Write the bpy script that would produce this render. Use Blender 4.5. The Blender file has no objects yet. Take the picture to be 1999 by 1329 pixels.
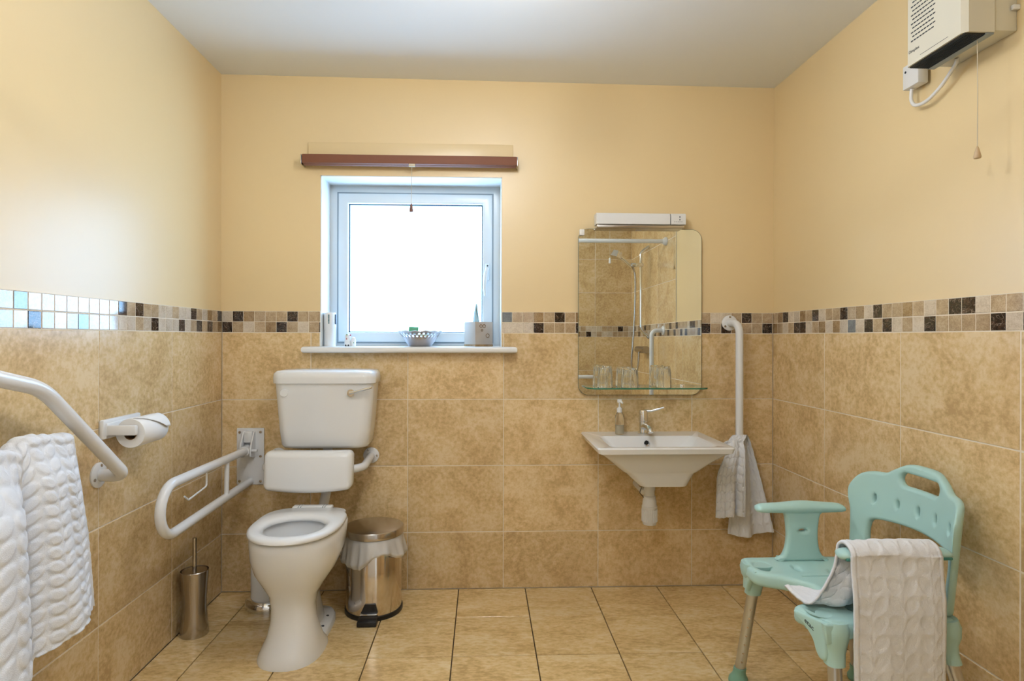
import bpy, bmesh, math, random
from mathutils import Vector, Matrix, noise
R = math.radians
sc = bpy.context.scene
C = sc.collection
random.seed(7)

# ------------------------------------------------------------------ camera
W = 2.616                                   # room width, back wall y = 0, left wall x = 0
HL, HR = 2.418, 2.400                       # ceiling height at left and right wall
cam = bpy.data.cameras.new('camera'); camo = bpy.data.objects.new('camera', cam); C.objects.link(camo)
cam.sensor_width = 36.0; cam.lens = 1180.32 / 1999 * 36
cam.shift_x = (999.5 - 987.81) / 1999; cam.shift_y = (658.28 - 664.5) / 1999
cam.clip_start = 0.02
camo.location = (1.2168, -2.8686, 1.1906)
camo.rotation_euler = (Matrix.Rotation(-0.0381, 3, 'Z') @ Matrix.Rotation(R(90), 3, 'X') @ Matrix.Rotation(0.0022, 3, 'Z')).to_euler()
sc.camera = camo
# ------------------------------------------------------------------ world and exposure
wd = bpy.data.worlds.new('world'); sc.world = wd; wd.use_nodes = True
wd.node_tree.nodes['Background'].inputs[0].default_value = (.75, .88, 1, 1)
wd.node_tree.nodes['Background'].inputs[1].default_value = 1.0
sc.view_settings.view_transform = 'Standard'; sc.view_settings.look = 'None'
sc.view_settings.exposure = 0.45; sc.view_settings.gamma = 1.0
sc.view_settings.use_curve_mapping = False
WINDOW_RADIANCE = (2.5, 4.6, 7.4)
LAMP_STRENGTH = (37.0, 52.0)
LAMP_COLOUR = (.96, .98, 1.0)
LAMP_AT = ((1.28, -1.25), (.80, -2.55))        # middle of the room, and an added fill by the entrance behind the camera
cy = sc.cycles
cy.adaptive_threshold = 0.04; cy.adaptive_min_samples = 24; cy.max_bounces = 14; cy.diffuse_bounces = 3; cy.glossy_bounces = 3; cy.transmission_bounces = 14; cy.transparent_max_bounces = 32
cy.caustics_reflective = False; cy.caustics_refractive = True

# ------------------------------------------------------------------ materials
def mat(name, col, rough=.5, metal=0, spec=.5, trans=0, ior=1.45, coat=0, bump=None, alpha=1, sub=0):
    m = bpy.data.materials.new(name); m.use_nodes = True
    b = m.node_tree.nodes['Principled BSDF']
    b.inputs['Base Color'].default_value = (*col, 1)
    b.inputs['Roughness'].default_value = rough; b.inputs['Metallic'].default_value = metal
    b.inputs['Specular IOR Level'].default_value = spec; b.inputs['IOR'].default_value = ior
    b.inputs['Transmission Weight'].default_value = trans; b.inputs['Coat Weight'].default_value = coat
    b.inputs['Coat Roughness'].default_value = .05; b.inputs['Alpha'].default_value = alpha
    if bump:
        scale, strength, dist = bump
        nt = m.node_tree; n = nt.nodes.new('ShaderNodeTexNoise'); n.inputs['Scale'].default_value = scale; n.inputs['Detail'].default_value = 1
        t = nt.nodes.new('ShaderNodeTexCoord'); bp = nt.nodes.new('ShaderNodeBump')
        bp.inputs['Strength'].default_value = strength; bp.inputs['Distance'].default_value = dist
        nt.links.new(t.outputs['Object'], n.inputs['Vector']); nt.links.new(n.outputs['Fac'], bp.inputs['Height'])
        nt.links.new(bp.outputs['Normal'], b.inputs['Normal'])
    return m

def stone(name, cols, scale, rough, spec=.5, ior=1.5, detail=4, veins=None, stretch=(1, 1, 1), bump=0, coat=0):
    """mottled stone / glazed tile; pattern differs from piece to piece"""
    m = bpy.data.materials.new(name); m.use_nodes = True; nt = m.node_tree; L = nt.links.new
    b = nt.nodes['Principled BSDF']; b.inputs['Roughness'].default_value = rough
    b.inputs['Specular IOR Level'].default_value = spec; b.inputs['IOR'].default_value = ior
    b.inputs['Coat Weight'].default_value = coat; b.inputs['Coat Roughness'].default_value = .03
    tc = nt.nodes.new('ShaderNodeTexCoord'); oi = nt.nodes.new('ShaderNodeObjectInfo')
    mul = nt.nodes.new('ShaderNodeMath'); mul.operation = 'MULTIPLY'; mul.inputs[1].default_value = 37.0
    mp = nt.nodes.new('ShaderNodeMapping'); mp.inputs['Scale'].default_value = stretch
    L(oi.outputs['Random'], mul.inputs[0]); L(tc.outputs['Object'], mp.inputs['Vector'])
    add = nt.nodes.new('ShaderNodeVectorMath'); add.operation = 'ADD'
    L(mp.outputs[0], add.inputs[0]); L(mul.outputs[0], add.inputs[1])
    n = nt.nodes.new('ShaderNodeTexNoise'); n.inputs['Scale'].default_value = scale; n.inputs['Detail'].default_value = detail
    n.inputs['Roughness'].default_value = .68; n.inputs['Distortion'].default_value = .6
    L(add.outputs[0], n.inputs['Vector'])
    n2 = nt.nodes.new('ShaderNodeTexNoise'); n2.inputs['Scale'].default_value = scale * 9; n2.inputs['Detail'].default_value = 2
    n2.inputs['Roughness'].default_value = .7; L(add.outputs[0], n2.inputs['Vector'])
    mx = nt.nodes.new('ShaderNodeMix'); mx.data_type = 'FLOAT'; mx.inputs[0].default_value = .45
    L(n.outputs['Fac'], mx.inputs[2]); L(n2.outputs['Fac'], mx.inputs[3])
    cr = nt.nodes.new('ShaderNodeValToRGB'); e = cr.color_ramp.elements
    pos = [.38, .5, .61] if len(cols) == 3 else [.38, .6]
    e[0].position = pos[0]; e[0].color = (*cols[0], 1); e[1].position = pos[-1]; e[1].color = (*cols[-1], 1)
    if len(cols) == 3:
        x = e.new(pos[1]); x.color = (*cols[1], 1)
    L(mx.outputs[0], cr.inputs[0]); out = cr.outputs[0]
    # pieces differ slightly in tone
    hs = nt.nodes.new('ShaderNodeHueSaturation'); mr = nt.nodes.new('ShaderNodeMapRange')
    mr.inputs[3].default_value = .93; mr.inputs[4].default_value = 1.06
    L(oi.outputs['Random'], mr.inputs[0]); L(mr.outputs[0], hs.inputs['Value']); L(out, hs.inputs['Color']); out = hs.outputs[0]
    if veins:
        v = nt.nodes.new('ShaderNodeTexNoise'); v.inputs['Scale'].default_value = veins[0]; v.inputs['Detail'].default_value = 3; v.inputs['Distortion'].default_value = 1.5
        L(add.outputs[0], v.inputs['Vector'])
        vr = nt.nodes.new('ShaderNodeValToRGB'); ve = vr.color_ramp.elements
        ve[0].position = .485; ve[0].color = (0, 0, 0, 1); ve[1].position = .515; ve[1].color = (0, 0, 0, 1); q = ve.new(.5); q.color = (1, 1, 1, 1)
        L(v.outputs['Fac'], vr.inputs[0])
        m2 = nt.nodes.new('ShaderNodeMix'); m2.data_type = 'RGBA'; L(vr.outputs[0], m2.inputs[0]); L(out, m2.inputs[6]); m2.inputs[7].default_value = (*veins[1], 1)
        out = m2.outputs[2]
    L(out, b.inputs['Base Color'])
    if bump:
        bp = nt.nodes.new('ShaderNodeBump'); bp.inputs['Strength'].default_value = bump; bp.inputs['Distance'].default_value = .002
        L(mx.outputs[0], bp.inputs['Height']); L(bp.outputs['Normal'], b.inputs['Normal'])
    return m

def emit(name, col, strength):
    m = bpy.data.materials.new(name); m.use_nodes = True
    b = m.node_tree.nodes['Principled BSDF']; b.inputs['Base Color'].default_value = (.8, .8, .8, 1); b.inputs['Roughness'].default_value = .6
    b.inputs['Emission Color'].default_value = (*col, 1); b.inputs['Emission Strength'].default_value = strength
    return m

def clear(name, tint, ior=1.45, rough=.02, refl=1.0):
    """thin clear glass: passes light straight, mirrors by Fresnel"""
    m = bpy.data.materials.new(name); m.use_nodes = True; nt = m.node_tree; nt.nodes.remove(nt.nodes['Principled BSDF'])
    t = nt.nodes.new('ShaderNodeBsdfTransparent'); t.inputs[0].default_value = (*tint, 1)
    gl_ = nt.nodes.new('ShaderNodeBsdfGlossy'); gl_.inputs['Roughness'].default_value = rough; gl_.inputs[0].default_value = (refl, refl, refl, 1)
    lw = nt.nodes.new('ShaderNodeLayerWeight'); pw = nt.nodes.new('ShaderNodeMath'); pw.operation = 'POWER'; pw.inputs[1].default_value = 2.2
    nt.links.new(lw.outputs['Facing'], pw.inputs[0]); fr_ = nt.nodes.new('ShaderNodeMath'); fr_.operation = 'MULTIPLY_ADD'
    nt.links.new(pw.outputs[0], fr_.inputs[0]); fr_.inputs[1].default_value = .8; fr_.inputs[2].default_value = .07; mx = nt.nodes.new('ShaderNodeMixShader')
    nt.links.new(fr_.outputs[0], mx.inputs[0]); nt.links.new(t.outputs[0], mx.inputs[1]); nt.links.new(gl_.outputs[0], mx.inputs[2])
    nt.links.new(mx.outputs[0], nt.nodes['Material Output'].inputs[0]); return m

M = {}
M['paint'] = mat('cream_wall_paint', (.86, .665, .37), .36, spec=.5, ior=1.65, bump=(22, .12, .004))
M['ceiling'] = mat('white_ceiling_paint', (.88, .885, .88), .8, bump=(30, .08, .003))
M['grout'] = mat('pale_wall_grout', (.84, .74, .60), .85)
M['floor_grout'] = mat('dark_floor_grout', (.10, .065, .035), .9)
TC = [(.58, .385, .18), (.74, .53, .268), (.83, .64, .385)]
M['tile'] = stone('beige_mottled_wall_tile', TC, 6.5, .22, spec=.45)
M['floor_tile'] = stone('beige_mottled_floor_tile', [(.60, .395, .165), (.79, .56, .263), (.87, .68, .385)], 4.0, .2, spec=.5, stretch=(1, 2.2, 1))
M['l'] = stone('pale_marble_mosaic', [(.54, .43, .31), (.67, .56, .43), (.75, .65, .52)], 18, .08, ior=1.9, bump=.0)
M['t'] = stone('tan_marble_mosaic', [(.37, .25, .14), (.50, .36, .215), (.60, .46, .30)], 24, .08, ior=1.9, bump=0)
M['b'] = stone('brown_marble_mosaic', [(.22, .125, .05), (.35, .22, .10), (.46, .31, .16)], 26, .08, ior=1.9, bump=0)
M['D'] = stone('dark_emperador_mosaic', [(.008, .005, .004), (.025, .014, .009), (.10, .055, .032)], 30, .06, ior=1.6, veins=(26, (.34, .26, .2)), bump=0)
M['G'] = stone('grey_slate_mosaic', [(.10, .11, .115), (.15, .165, .18), (.22, .23, .24)], 26, .08, ior=1.9, bump=0)
M['ceramic'] = mat('white_sanitary_ceramic', (.85, .85, .85), .08, spec=.6, coat=.3)
M['basinwhite'] = mat('white_basin_ceramic', (.85, .85, .85), .07, spec=.6, coat=.3)
M['seatwhite'] = mat('white_seat_plastic', (.87, .87, .87), .18)
M['upvc'] = mat('white_upvc', (.70, .74, .75), .25)
M['reveal'] = mat('white_reveal_paint', (.86, .86, .83), .6)
M['sill'] = mat('white_sill_board', (.84, .83, .81), .25)
M['gasket'] = mat('dark_rubber_gasket', (.02, .035, .06), .5)
M['white_metal'] = mat('white_powder_coat', (.83, .83, .84), .22, spec=.5)
M['white_plastic'] = mat('white_plastic', (.82, .81, .80), .3)
M['cream_plastic'] = mat('cream_heater_casing', (.74, .70, .58), .35)
M['grey_plastic'] = mat('grey_plastic_edge', (.28, .33, .36), .4)
M['chrome'] = mat('polished_chrome', (.80, .81, .83), .07, metal=1)
M['steel'] = mat('brushed_steel', (.50, .46, .42), .22, metal=1)
M['binsteel'] = mat('polished_bin_steel', (.66, .60, .54), .13, metal=1)
M['alu'] = mat('satin_aluminium_leg', (.58, .60, .63), .3, metal=1)
M['black'] = mat('black_plastic', (.012, .012, .013), .35)
M['mint'] = mat('mint_green_plastic', (.47, .71, .67), .33, spec=.4)
M['mint_shade'] = mat('mint_shaded_plastic', (.06, .25, .22), .5)  # mint darkened to stand for shade inside the armrest
M['rubber'] = mat('green_rubber_foot', (.22, .42, .32), .5)
M['terry'] = mat('white_terry_cloth', (.84, .855, .90), .95, spec=.15, bump=(420, .5, .002))
M['bag'] = mat('white_bin_liner', (.85, .83, .80), .35, trans=.0, alpha=.62)
M['brown'] = mat('brown_roller_fabric', (.235, .092, .052), .6)
M['mirror'] = mat('mirror_glass', (.80, .83, .78), .004, metal=1)
M['mirror_edge'] = mat('mirror_edge_glass', (.12, .17, .14), .2)
M['glass'] = mat('clear_glass', (.98, .99, .985), .0, trans=1, ior=1.45)
M['shelf'] = clear('green_tinted_shelf_glass', (.90, .965, .93), 1.5)
M['shelf_edge'] = mat('green_glass_edge', (.03, .20, .12), .15)
M['soap'] = mat('cream_liquid_soap', (.85, .74, .52), .3)
M['paper'] = mat('white_paper_roll', (.88, .86, .84), .9)
M['cardboard'] = mat('brown_cardboard_core', (.22, .12, .05), .9)
M['silver'] = mat('silver_basket_weave', (.52, .50, .52), .35, metal=.8)
M['tissuebox'] = mat('grey_beige_printed_card', (.46, .40, .34), .7, bump=(60, .2, .002))
M['tissue'] = mat('pale_blue_tissue', (.45, .66, .74), .9)
M['green_foil'] = mat('green_sachet', (.10, .38, .20), .35)
M['blue_foil'] = mat('pale_blue_sachet', (.60, .78, .86), .35)
M['yellow_foil'] = mat('olive_sachet', (.42, .42, .18), .4)
M['print'] = mat('dark_print', (.03, .04, .05), .6)
M['teal_print'] = mat('teal_print', (.07, .20, .24), .6)
M['cord'] = mat('ivory_cord', (.66, .58, .44), .7)
M['beige_plastic'] = mat('beige_plastic_toggle', (.62, .45, .27), .4)
M['brown_plastic'] = mat('brown_plastic_toggle', (.20, .09, .06), .4)
M['pane'] = emit('frosted_glass_daylight', WINDOW_RADIANCE, 1.0)
M['opal'] = emit('opal_lamp_shade', LAMP_COLOUR, LAMP_STRENGTH[0]); M['opal_fill'] = emit('opal_fill_lamp_shade', LAMP_COLOUR, LAMP_STRENGTH[1])  # the second shade belongs to the added fill globe
M['red'] = mat('red_glaze', (.5, .06, .08), .3)
M['leaf'] = mat('green_glaze', (.10, .3, .12), .3)
M['plaster'] = mat('plain_cream_plaster', (.86, .86, .85), .7)

# ------------------------------------------------------------------ geometry helpers
class G:
    def __init__(s): s.v = []; s.f = []
    def add(s, v, f):
        o = len(s.v); s.v += [tuple(p) for p in v]; s.f += [tuple(i + o for i in q) for q in f]; return s
    def box(s, x0, x1, y0, y1, z0, z1, bev=0, seg=2):
        if not bev:
            v = [(x, y, z) for x in (x0, x1) for y in (y0, y1) for z in (z0, z1)]
            return s.add(v, [(0, 1, 3, 2), (4, 6, 7, 5), (0, 4, 5, 1), (2, 3, 7, 6), (0, 2, 6, 4), (1, 5, 7, 3)])
        bm = bmesh.new(); bmesh.ops.create_cube(bm, size=1)
        for q in bm.verts: q.co = Vector(((x0 + x1) / 2 + q.co.x * (x1 - x0), (y0 + y1) / 2 + q.co.y * (y1 - y0), (z0 + z1) / 2 + q.co.z * (z1 - z0)))
        bmesh.ops.bevel(bm, geom=bm.edges[:], offset=bev, segments=seg, profile=.5, affect='EDGES')
        return s.bm(bm)
    def bm(s, bm):
        bm.verts.index_update()
        s.add([q.co[:] for q in bm.verts], [tuple(q.index for q in f.verts) for f in bm.faces]); bm.free(); return s
    def rings(s, rs, cap0=True, cap1=True, close=False):
        n = len(rs[0]); v = [p for r in rs for p in r]; f = []
        m = len(rs)
        for i in range(m if close else m - 1):
            a = i * n; b = ((i + 1) % m) * n
            for j in range(n):
                k = (j + 1) % n; f.append((a + j, a + k, b + k, b + j))
        if not close:
            if cap0: f.append(tuple(range(n))[::-1])
            if cap1: f.append(tuple((m - 1) * n + j for j in range(n)))
        return s.add(v, f)
    def lathe(s, prof, at=(0, 0, 0), n=32, axis='Z', cap0=True, cap1=True, mod=None):
        rs = []
        for (r, h) in prof:
            ring = []
            for j in range(n):
                a = 2 * math.pi * j / n; rr = r * (mod(a, h) if mod else 1)
                x, y = rr * math.cos(a), rr * math.sin(a)
                p = {'Z': (x, y, h), 'X': (h, x, y), 'Y': (y, h, x)}[axis]
                ring.append((p[0] + at[0], p[1] + at[1], p[2] + at[2]))
            rs.append(ring)
        return s.rings(rs, cap0, cap1)
    def tube(s, pts, r, n=16, cap=True):
        pts = [Vector(p) for p in pts]; rs = []
        rad = r if hasattr(r, '__len__') else [r] * len(pts)
        t0 = (pts[1] - pts[0]).normalized()
        up = Vector((0, 0, 1)) if abs(t0.z) < .9 else Vector((1, 0, 0))
        nrm = t0.cross(up).normalized()
        for i, p in enumerate(pts):
            a = pts[max(i - 1, 0)]; b = pts[min(i + 1, len(pts) - 1)]
            t = (b - a).normalized()
            nrm = (nrm - t * nrm.dot(t)).normalized(); bi = t.cross(nrm)
            rs.append([tuple(p + (nrm * math.cos(2 * math.pi * j / n) + bi * math.sin(2 * math.pi * j / n)) * rad[i]) for j in range(n)])
        return s.rings(rs, cap, cap)
    def grid(s, nu, nv, fn):
        v = [fn(i / nu, j / nv) for j in range(nv + 1) for i in range(nu + 1)]
        f = [(j * (nu + 1) + i, j * (nu + 1) + i + 1, (j + 1) * (nu + 1) + i + 1, (j + 1) * (nu + 1) + i) for j in range(nv) for i in range(nu)]
        return s.add(v, f)
    def xf(s, fn): s.v = [tuple(fn(*p)) for p in s.v]; return s
    def build(s, name, m, parent=None, smooth=True, angle=40):
        off = Vector((0, 0, 0)); q = parent
        while q is not None: off += q.location; q = q.parent
        me = bpy.data.meshes.new(name); me.from_pydata([tuple(Vector(p) - off) for p in s.v], [], s.f)
        bm = bmesh.new(); bm.from_mesh(me); bmesh.ops.recalc_face_normals(bm, faces=bm.faces[:]); bm.to_mesh(me); bm.free()
        if smooth:
            me.polygons.foreach_set('use_smooth', [True] * len(me.polygons)); me.set_sharp_from_angle(angle=R(angle))
        me.materials.append(M[m] if isinstance(m, str) else m)
        o = bpy.data.objects.new(name, me); C.objects.link(o)
        if parent is not None: o.parent = parent
        return o

def fillet(pts, r, seg=8):
    pts = [Vector(p) for p in pts]; out = [pts[0]]
    for i in range(1, len(pts) - 1):
        a, p, b = pts[i - 1], pts[i], pts[i + 1]
        rr = r[i - 1] if hasattr(r, '__len__') else r
        da, db = (a - p).normalized(), (b - p).normalized()
        ang = da.angle(db); d = min(rr / math.tan(ang / 2), (a - p).length * .499, (b - p).length * .499); rr2 = d * math.tan(ang / 2)
        bis = (da + db).normalized(); c = p + bis * (rr2 / math.sin(ang / 2))
        u = (p + da * d) - c; w = (p + db * d) - c; tot = u.angle(w); ax = u.cross(w).normalized()
        for k in range(seg + 1): out.append(c + Matrix.Rotation(tot * k / seg, 3, ax) @ u)
    out.append(pts[-1]); return out

def circle(c, r, n, u=(1, 0, 0), v=(0, 0, 1)):
    return [tuple(c[k] + r * (u[k] * math.cos(2 * math.pi * j / n) + v[k] * math.sin(2 * math.pi * j / n)) for k in range(3)) for j in range(n)]

def spline2d(pts, n=6):
    """closed Catmull-Rom through 2-D points"""
    out = []; m = len(pts)
    for i in range(m):
        p0, p1, p2, p3 = [Vector((*pts[(i + k) % m], 0)) for k in (-1, 0, 1, 2)]
        for j in range(n):
            t = j / n
            q = .5 * ((2 * p1) + (-p0 + p2) * t + (2 * p0 - 5 * p1 + 4 * p2 - p3) * t * t + (-p0 + 3 * p1 - 3 * p2 + p3) * t ** 3)
            out.append((q.x, q.y))
    return out

def ellipse2d(cx, cy, a, b, n=20, p=1.0):
    o = []
    for j in range(n):
        t = 2 * math.pi * j / n; c, s_ = math.cos(t), math.sin(t)
        o.append((cx + a * math.copysign(abs(c) ** p, c), cy + b * math.copysign(abs(s_) ** p, s_)))
    return o

def mesh_of_curve(cu):
    o = bpy.data.objects.new('tmp', cu); C.objects.link(o)
    dg = bpy.context.evaluated_depsgraph_get(); dg.update()
    me = bpy.data.meshes.new_from_object(o.evaluated_get(dg)); C.objects.unlink(o); bpy.data.objects.remove(o); bpy.data.curves.remove(cu)
    return me

def plate(outline, holes=(), thick=.02, bev=.004, cuts=None):
    """flat shape with holes, centred on z=0, rounded edges; cuts = list of x positions where it is sliced so that it can be bent"""
    cu = bpy.data.curves.new('tmp', 'CURVE'); cu.dimensions = '2D'; cu.fill_mode = 'BOTH'
    cu.extrude = max(thick / 2 - bev, 0); cu.bevel_depth = bev; cu.bevel_resolution = 2; cu.offset = -bev
    for pts in [outline, *holes]:
        sp = cu.splines.new('POLY'); sp.points.add(len(pts) - 1); sp.use_cyclic_u = True
        for q, p in zip(sp.points, pts): q.co = (p[0], p[1], 0, 1)
    me = mesh_of_curve(cu)
    bm = bmesh.new(); bm.from_mesh(me); bpy.data.meshes.remove(me)
    bmesh.ops.remove_doubles(bm, verts=bm.verts[:], dist=1e-5)
    for ax, vals in (cuts or {}).items():
        for x in vals:
            co = (x, 0, 0) if ax == 'x' else (0, x, 0); no = (1, 0, 0) if ax == 'x' else (0, 1, 0)
            bmesh.ops.bisect_plane(bm, geom=bm.verts[:] + bm.edges[:] + bm.faces[:], plane_co=co, plane_no=no)
    return G().bm(bm)

def text(body, size, depth=.0004, shear=0):
    cu = bpy.data.curves.new('tmp', 'FONT'); cu.body = body; cu.size = size; cu.extrude = depth; cu.align_x = 'CENTER'; cu.align_y = 'CENTER'; cu.shear = shear
    me = mesh_of_curve(cu); bm = bmesh.new(); bm.from_mesh(me); bpy.data.meshes.remove(me)
    return G().bm(bm)

def thing(name, label, cat, loc, group=None):
    o = bpy.data.objects.new(name, None); C.objects.link(o); o.location = loc; o.empty_display_size = .1
    o['label'] = label; o['category'] = cat
    if group: o['group'] = group
    bpy.context.view_layer.update(); return o
def tag(o, label, cat, group=None):
    o['label'] = label; o['category'] = cat
    if group: o['group'] = group
    return o
def struct(o, label=None, cat=None):
    o['kind'] = 'structure'
    if label: o['label'] = label
    if cat: o['category'] = cat
    return o

# ------------------------------------------------------------------ room shell
YR, YR2, XS = -2.80, -3.45, 1.70            # shower end wall, doorway end wall, where the shower end wall stops
ZB, ZT = 1.2106, 1.3109                     # mosaic border bottom / top
PW, PR = .4525, .3139                       # wall tile pitch
T = .009                                    # tile thickness; tile faces at x=0, x=W, y=0, z=0
wx0, wx1, wz0, wz1 = .452, 1.306, 1.128, 1.951   # window opening
floor = struct(G().box(-.2, W + .2, YR2 - .1, .3, -.06, -T).build('floor', 'floor_grout', None, False), 'beige square tiled floor with thin dark joints', 'floor')
g = G(); g.add([(-.2, .4, HL + .0014), (W + .2, .4, HR - .0014), (W + .2, YR2 - .1, HR - .0014), (-.2, YR2 - .1, HL + .0014),
               (-.2, .4, HL + .1), (W + .2, .4, HR + .1), (W + .2, YR2 - .1, HR + .1), (-.2, YR2 - .1, HL + .1)],
              [(0, 1, 2, 3), (4, 7, 6, 5), (0, 4, 5, 1), (1, 5, 6, 2), (2, 6, 7, 3), (3, 7, 4, 0)])
ceiling = struct(g.build('ceiling', 'ceiling', None, False), 'plain white painted ceiling', 'ceiling')
g = G()
for a in ((-.15, wx0, T, .33, -.05, 2.5), (wx1, W + .15, T, .33, -.05, 2.5), (wx0, wx1, T, .33, -.05, wz0), (wx0, wx1, T, .33, wz1, 2.5)):
    g.box(*a)
wall_back = struct(g.build('wall_back', 'paint', None, False), 'cream wall with beige tiles, mosaic border and frosted window', 'wall')
wall_left = struct(G().box(-.15, -T, YR2 - .1, .33, -.05, 2.5).build('wall_left', 'paint', None, False), 'cream wall tiled below, behind the toilet roll holder', 'wall')
wall_right = struct(G().box(W + T, W + .15, YR2 - .1, .33, -.05, 2.5).build('wall_right', 'paint', None, False), 'cream wall tiled below, behind the mint chair', 'wall')
wall_rear = struct(G().box(XS, W + .1, YR - .15, YR - .0012, -.05, 2.5).build('wall_rear', 'grout', None, False), 'fully tiled shower wall seen in the mirror', 'wall')
struct(G().box(-.1, XS, YR2 - .1, YR2, -.05, 2.5).build('wall_entrance', 'plaster', None, False), 'plain white wall at the entrance side', 'wall')
# grout beds behind the tiles
def bed(parent, *b): return G().box(*b).build('grout_bed', 'grout', parent, False)
bed(wall_back, 0, wx0, .0012, T + .001, 0, ZT); bed(wall_back, wx1, W, .0012, T + .001, 0, ZT); bed(wall_back, wx0, wx1, .0012, T + .001, 0, 1.13)
bed(wall_left, -T - .001, -.0012, YR2, 0, 0, ZT)
bed(wall_right, W + .0012, W + T + .001, -1.5, 0, 0, ZT); bed(wall_right, W + .0012, W + T + .001, YR2, -1.5, 0, HR)

tile_meshes = {}
def tile_mesh(w, h, m, t=T, c=.0012):
    k = (round(w, 3), round(h, 3), m)
    if k in tile_meshes: return tile_meshes[k]
    w, h = k[0] / 2, k[1] / 2; v = []
    for a, z in ((0, 0), (0, t - c), (c, t)):
        v += [(-w + a, -h + a, z), (w - a, -h + a, z), (w - a, h - a, z), (-w + a, h - a, z)]
    f = [(8, 9, 10, 11)] + [(o + j, o + (j + 1) % 4, o + 4 + (j + 1) % 4, o + 4 + j) for o in (0, 4) for j in range(4)]
    me = bpy.data.meshes.new('tile'); me.from_pydata(v, [], f); me.materials.append(M[m]); tile_meshes[k] = me; return me
rnd = random.Random(3)
def tile(parent, side, a0, a1, b0, b1, m, name='wall_tile', joint=.0035, t=T, face=0.0):
    me = tile_mesh(a1 - a0 - joint, b1 - b0 - joint, m, t); o = bpy.data.objects.new(name, me); C.objects.link(o); o.parent = parent
    a, b = (a0 + a1) / 2, (b0 + b1) / 2; j = rnd.uniform(-.0002, .0002)
    loc, rot = {'back': ((a, t + j, b), (90, 0, 0)), 'left': ((-t + j, a, b), (90, 0, 90)), 'right': ((W + t + j, a, b), (90, 0, -90)),
                'rear': ((a, YR - t + j, b), (90, 0, 180)), 'floor': ((a, b, -t + j * .5), (0, 0, 0))}[side]
    o.location = loc; o.rotation_euler = [R(x) for x in rot]; return o
def cols(start, pitch, lo, hi):
    xs = [lo]; k = math.ceil((lo - start) / pitch + 1e-6); x = start + k * pitch
    while x < hi - 1e-6:
        if x - xs[-1] > .012: xs.append(x)
        x += pitch
    xs.append(hi); return list(zip(xs[:-1], xs[1:]))
rows = [(0, ZB - 3 * PR)] + [(ZB - (k + 1) * PR, ZB - k * PR) for k in (2, 1, 0)]
XC = .4105
for (a0, a1) in cols(XC, PW, 0, W):
    for (b0, b1) in rows:
        if b1 > 1.2 and a1 > wx0 and a0 < wx1:             # cut round the window
            if a0 < wx0: tile(wall_back, 'back', a0, wx0, 1.128, b1, 'tile')
            if a1 > wx1: tile(wall_back, 'back', wx1, a1, 1.128, b1, 'tile')
            tile(wall_back, 'back', a0, a1, b0, 1.128, 'tile')
        else: tile(wall_back, 'back', a0, a1, b0, b1, 'tile')
for (a0, a1) in cols(-.45, PW, YR2, 0):
    for (b0, b1) in rows: tile(wall_left, 'left', a0, a1, b0, b1, 'tile')
for (a0, a1) in cols(-.4398, PW, -1.345, 0):
    for (b0, b1) in rows: tile(wall_right, 'right', a0, a1, b0, b1, 'tile')
for (a0, a1) in [(-1.5, -1.345)]:
    for (b0, b1) in rows: tile(wall_right, 'right', a0, a1, b0, b1, 'tile', joint=.006)
up = [(ZT + k * PR, min(ZT + (k + 1) * PR, HR + .005)) for k in range(4)]
for (a0, a1) in cols(-1.5, PW, YR2, -1.5):
    for (b0, b1) in rows + up: tile(wall_right, 'right', a0, a1, b0, b1, 'tile')
for (a0, a1) in cols(2.27 - PW, PW, XS, W):
    for (b0, b1) in rows + up: tile(wall_rear, 'rear', a0, a1, b0, b1, 'tile')
FX, FY, FP = .1589, -.2922, .3152
for (a0, a1) in cols(FX, FP, 0, W):
    for (b0, b1) in cols(FY - 12 * FP, FP, YR2, 0): tile(floor, 'floor', a0, a1, b0, b1, 'floor_tile', 'floor_tile', joint=.0042)
# mosaic border, two rows
MP = (ZT - ZB) / 2
def mosaic(parent, side, bounds, top, bot, lo=None):
    r = random.Random(11)
    pool = 'lltttlbtD'
    for i, (a0, a1) in enumerate(bounds):
        for row, seq in ((1, top), (0, bot)):
            k = seq[i] if i < len(seq) and seq[i] != '.' else r.choice(pool)
            tile(parent, side, a0, a1, ZB + row * MP, ZB + (row + 1) * MP, k, 'mosaic_tile', joint=.0028)
MS = .0503
bb = cols(.048, MS, 0, wx0)
mosaic(wall_back, 'back', bb, 'lDbtttDtt', 'DtltbDtlt')
bb = cols(.048, MS, wx1 + .0005, W)
mosaic(wall_back, 'back', bb, 'GttbtDtbltDlbtltlDttlltDt', 'lllDtttDltbtlDtltlbDtDbtt')
bb = [(b, a) for (b, a) in cols(-.046, MS, YR2, 0)][::-1]
mosaic(wall_left, 'left', bb, 'DtbltDlltllttDtDllllllllGt', 'btDtDtlDlllDltlllllGtltDlt')
bb = cols(-.044, MS, -1.5, 0)[::-1]
mosaic(wall_right, 'right', bb, 'tbDllbtDlttDtblDttbtltDDltt', 'btltDDltblblGlDtDltlDttttDl')
bb = cols(-1.5, MS, YR2, -1.5)[::-1]
mosaic(wall_right, 'right', bb, '', '')
mosaic(wall_rear, 'rear', cols(.02, MS, XS, W), '', '')

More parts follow.
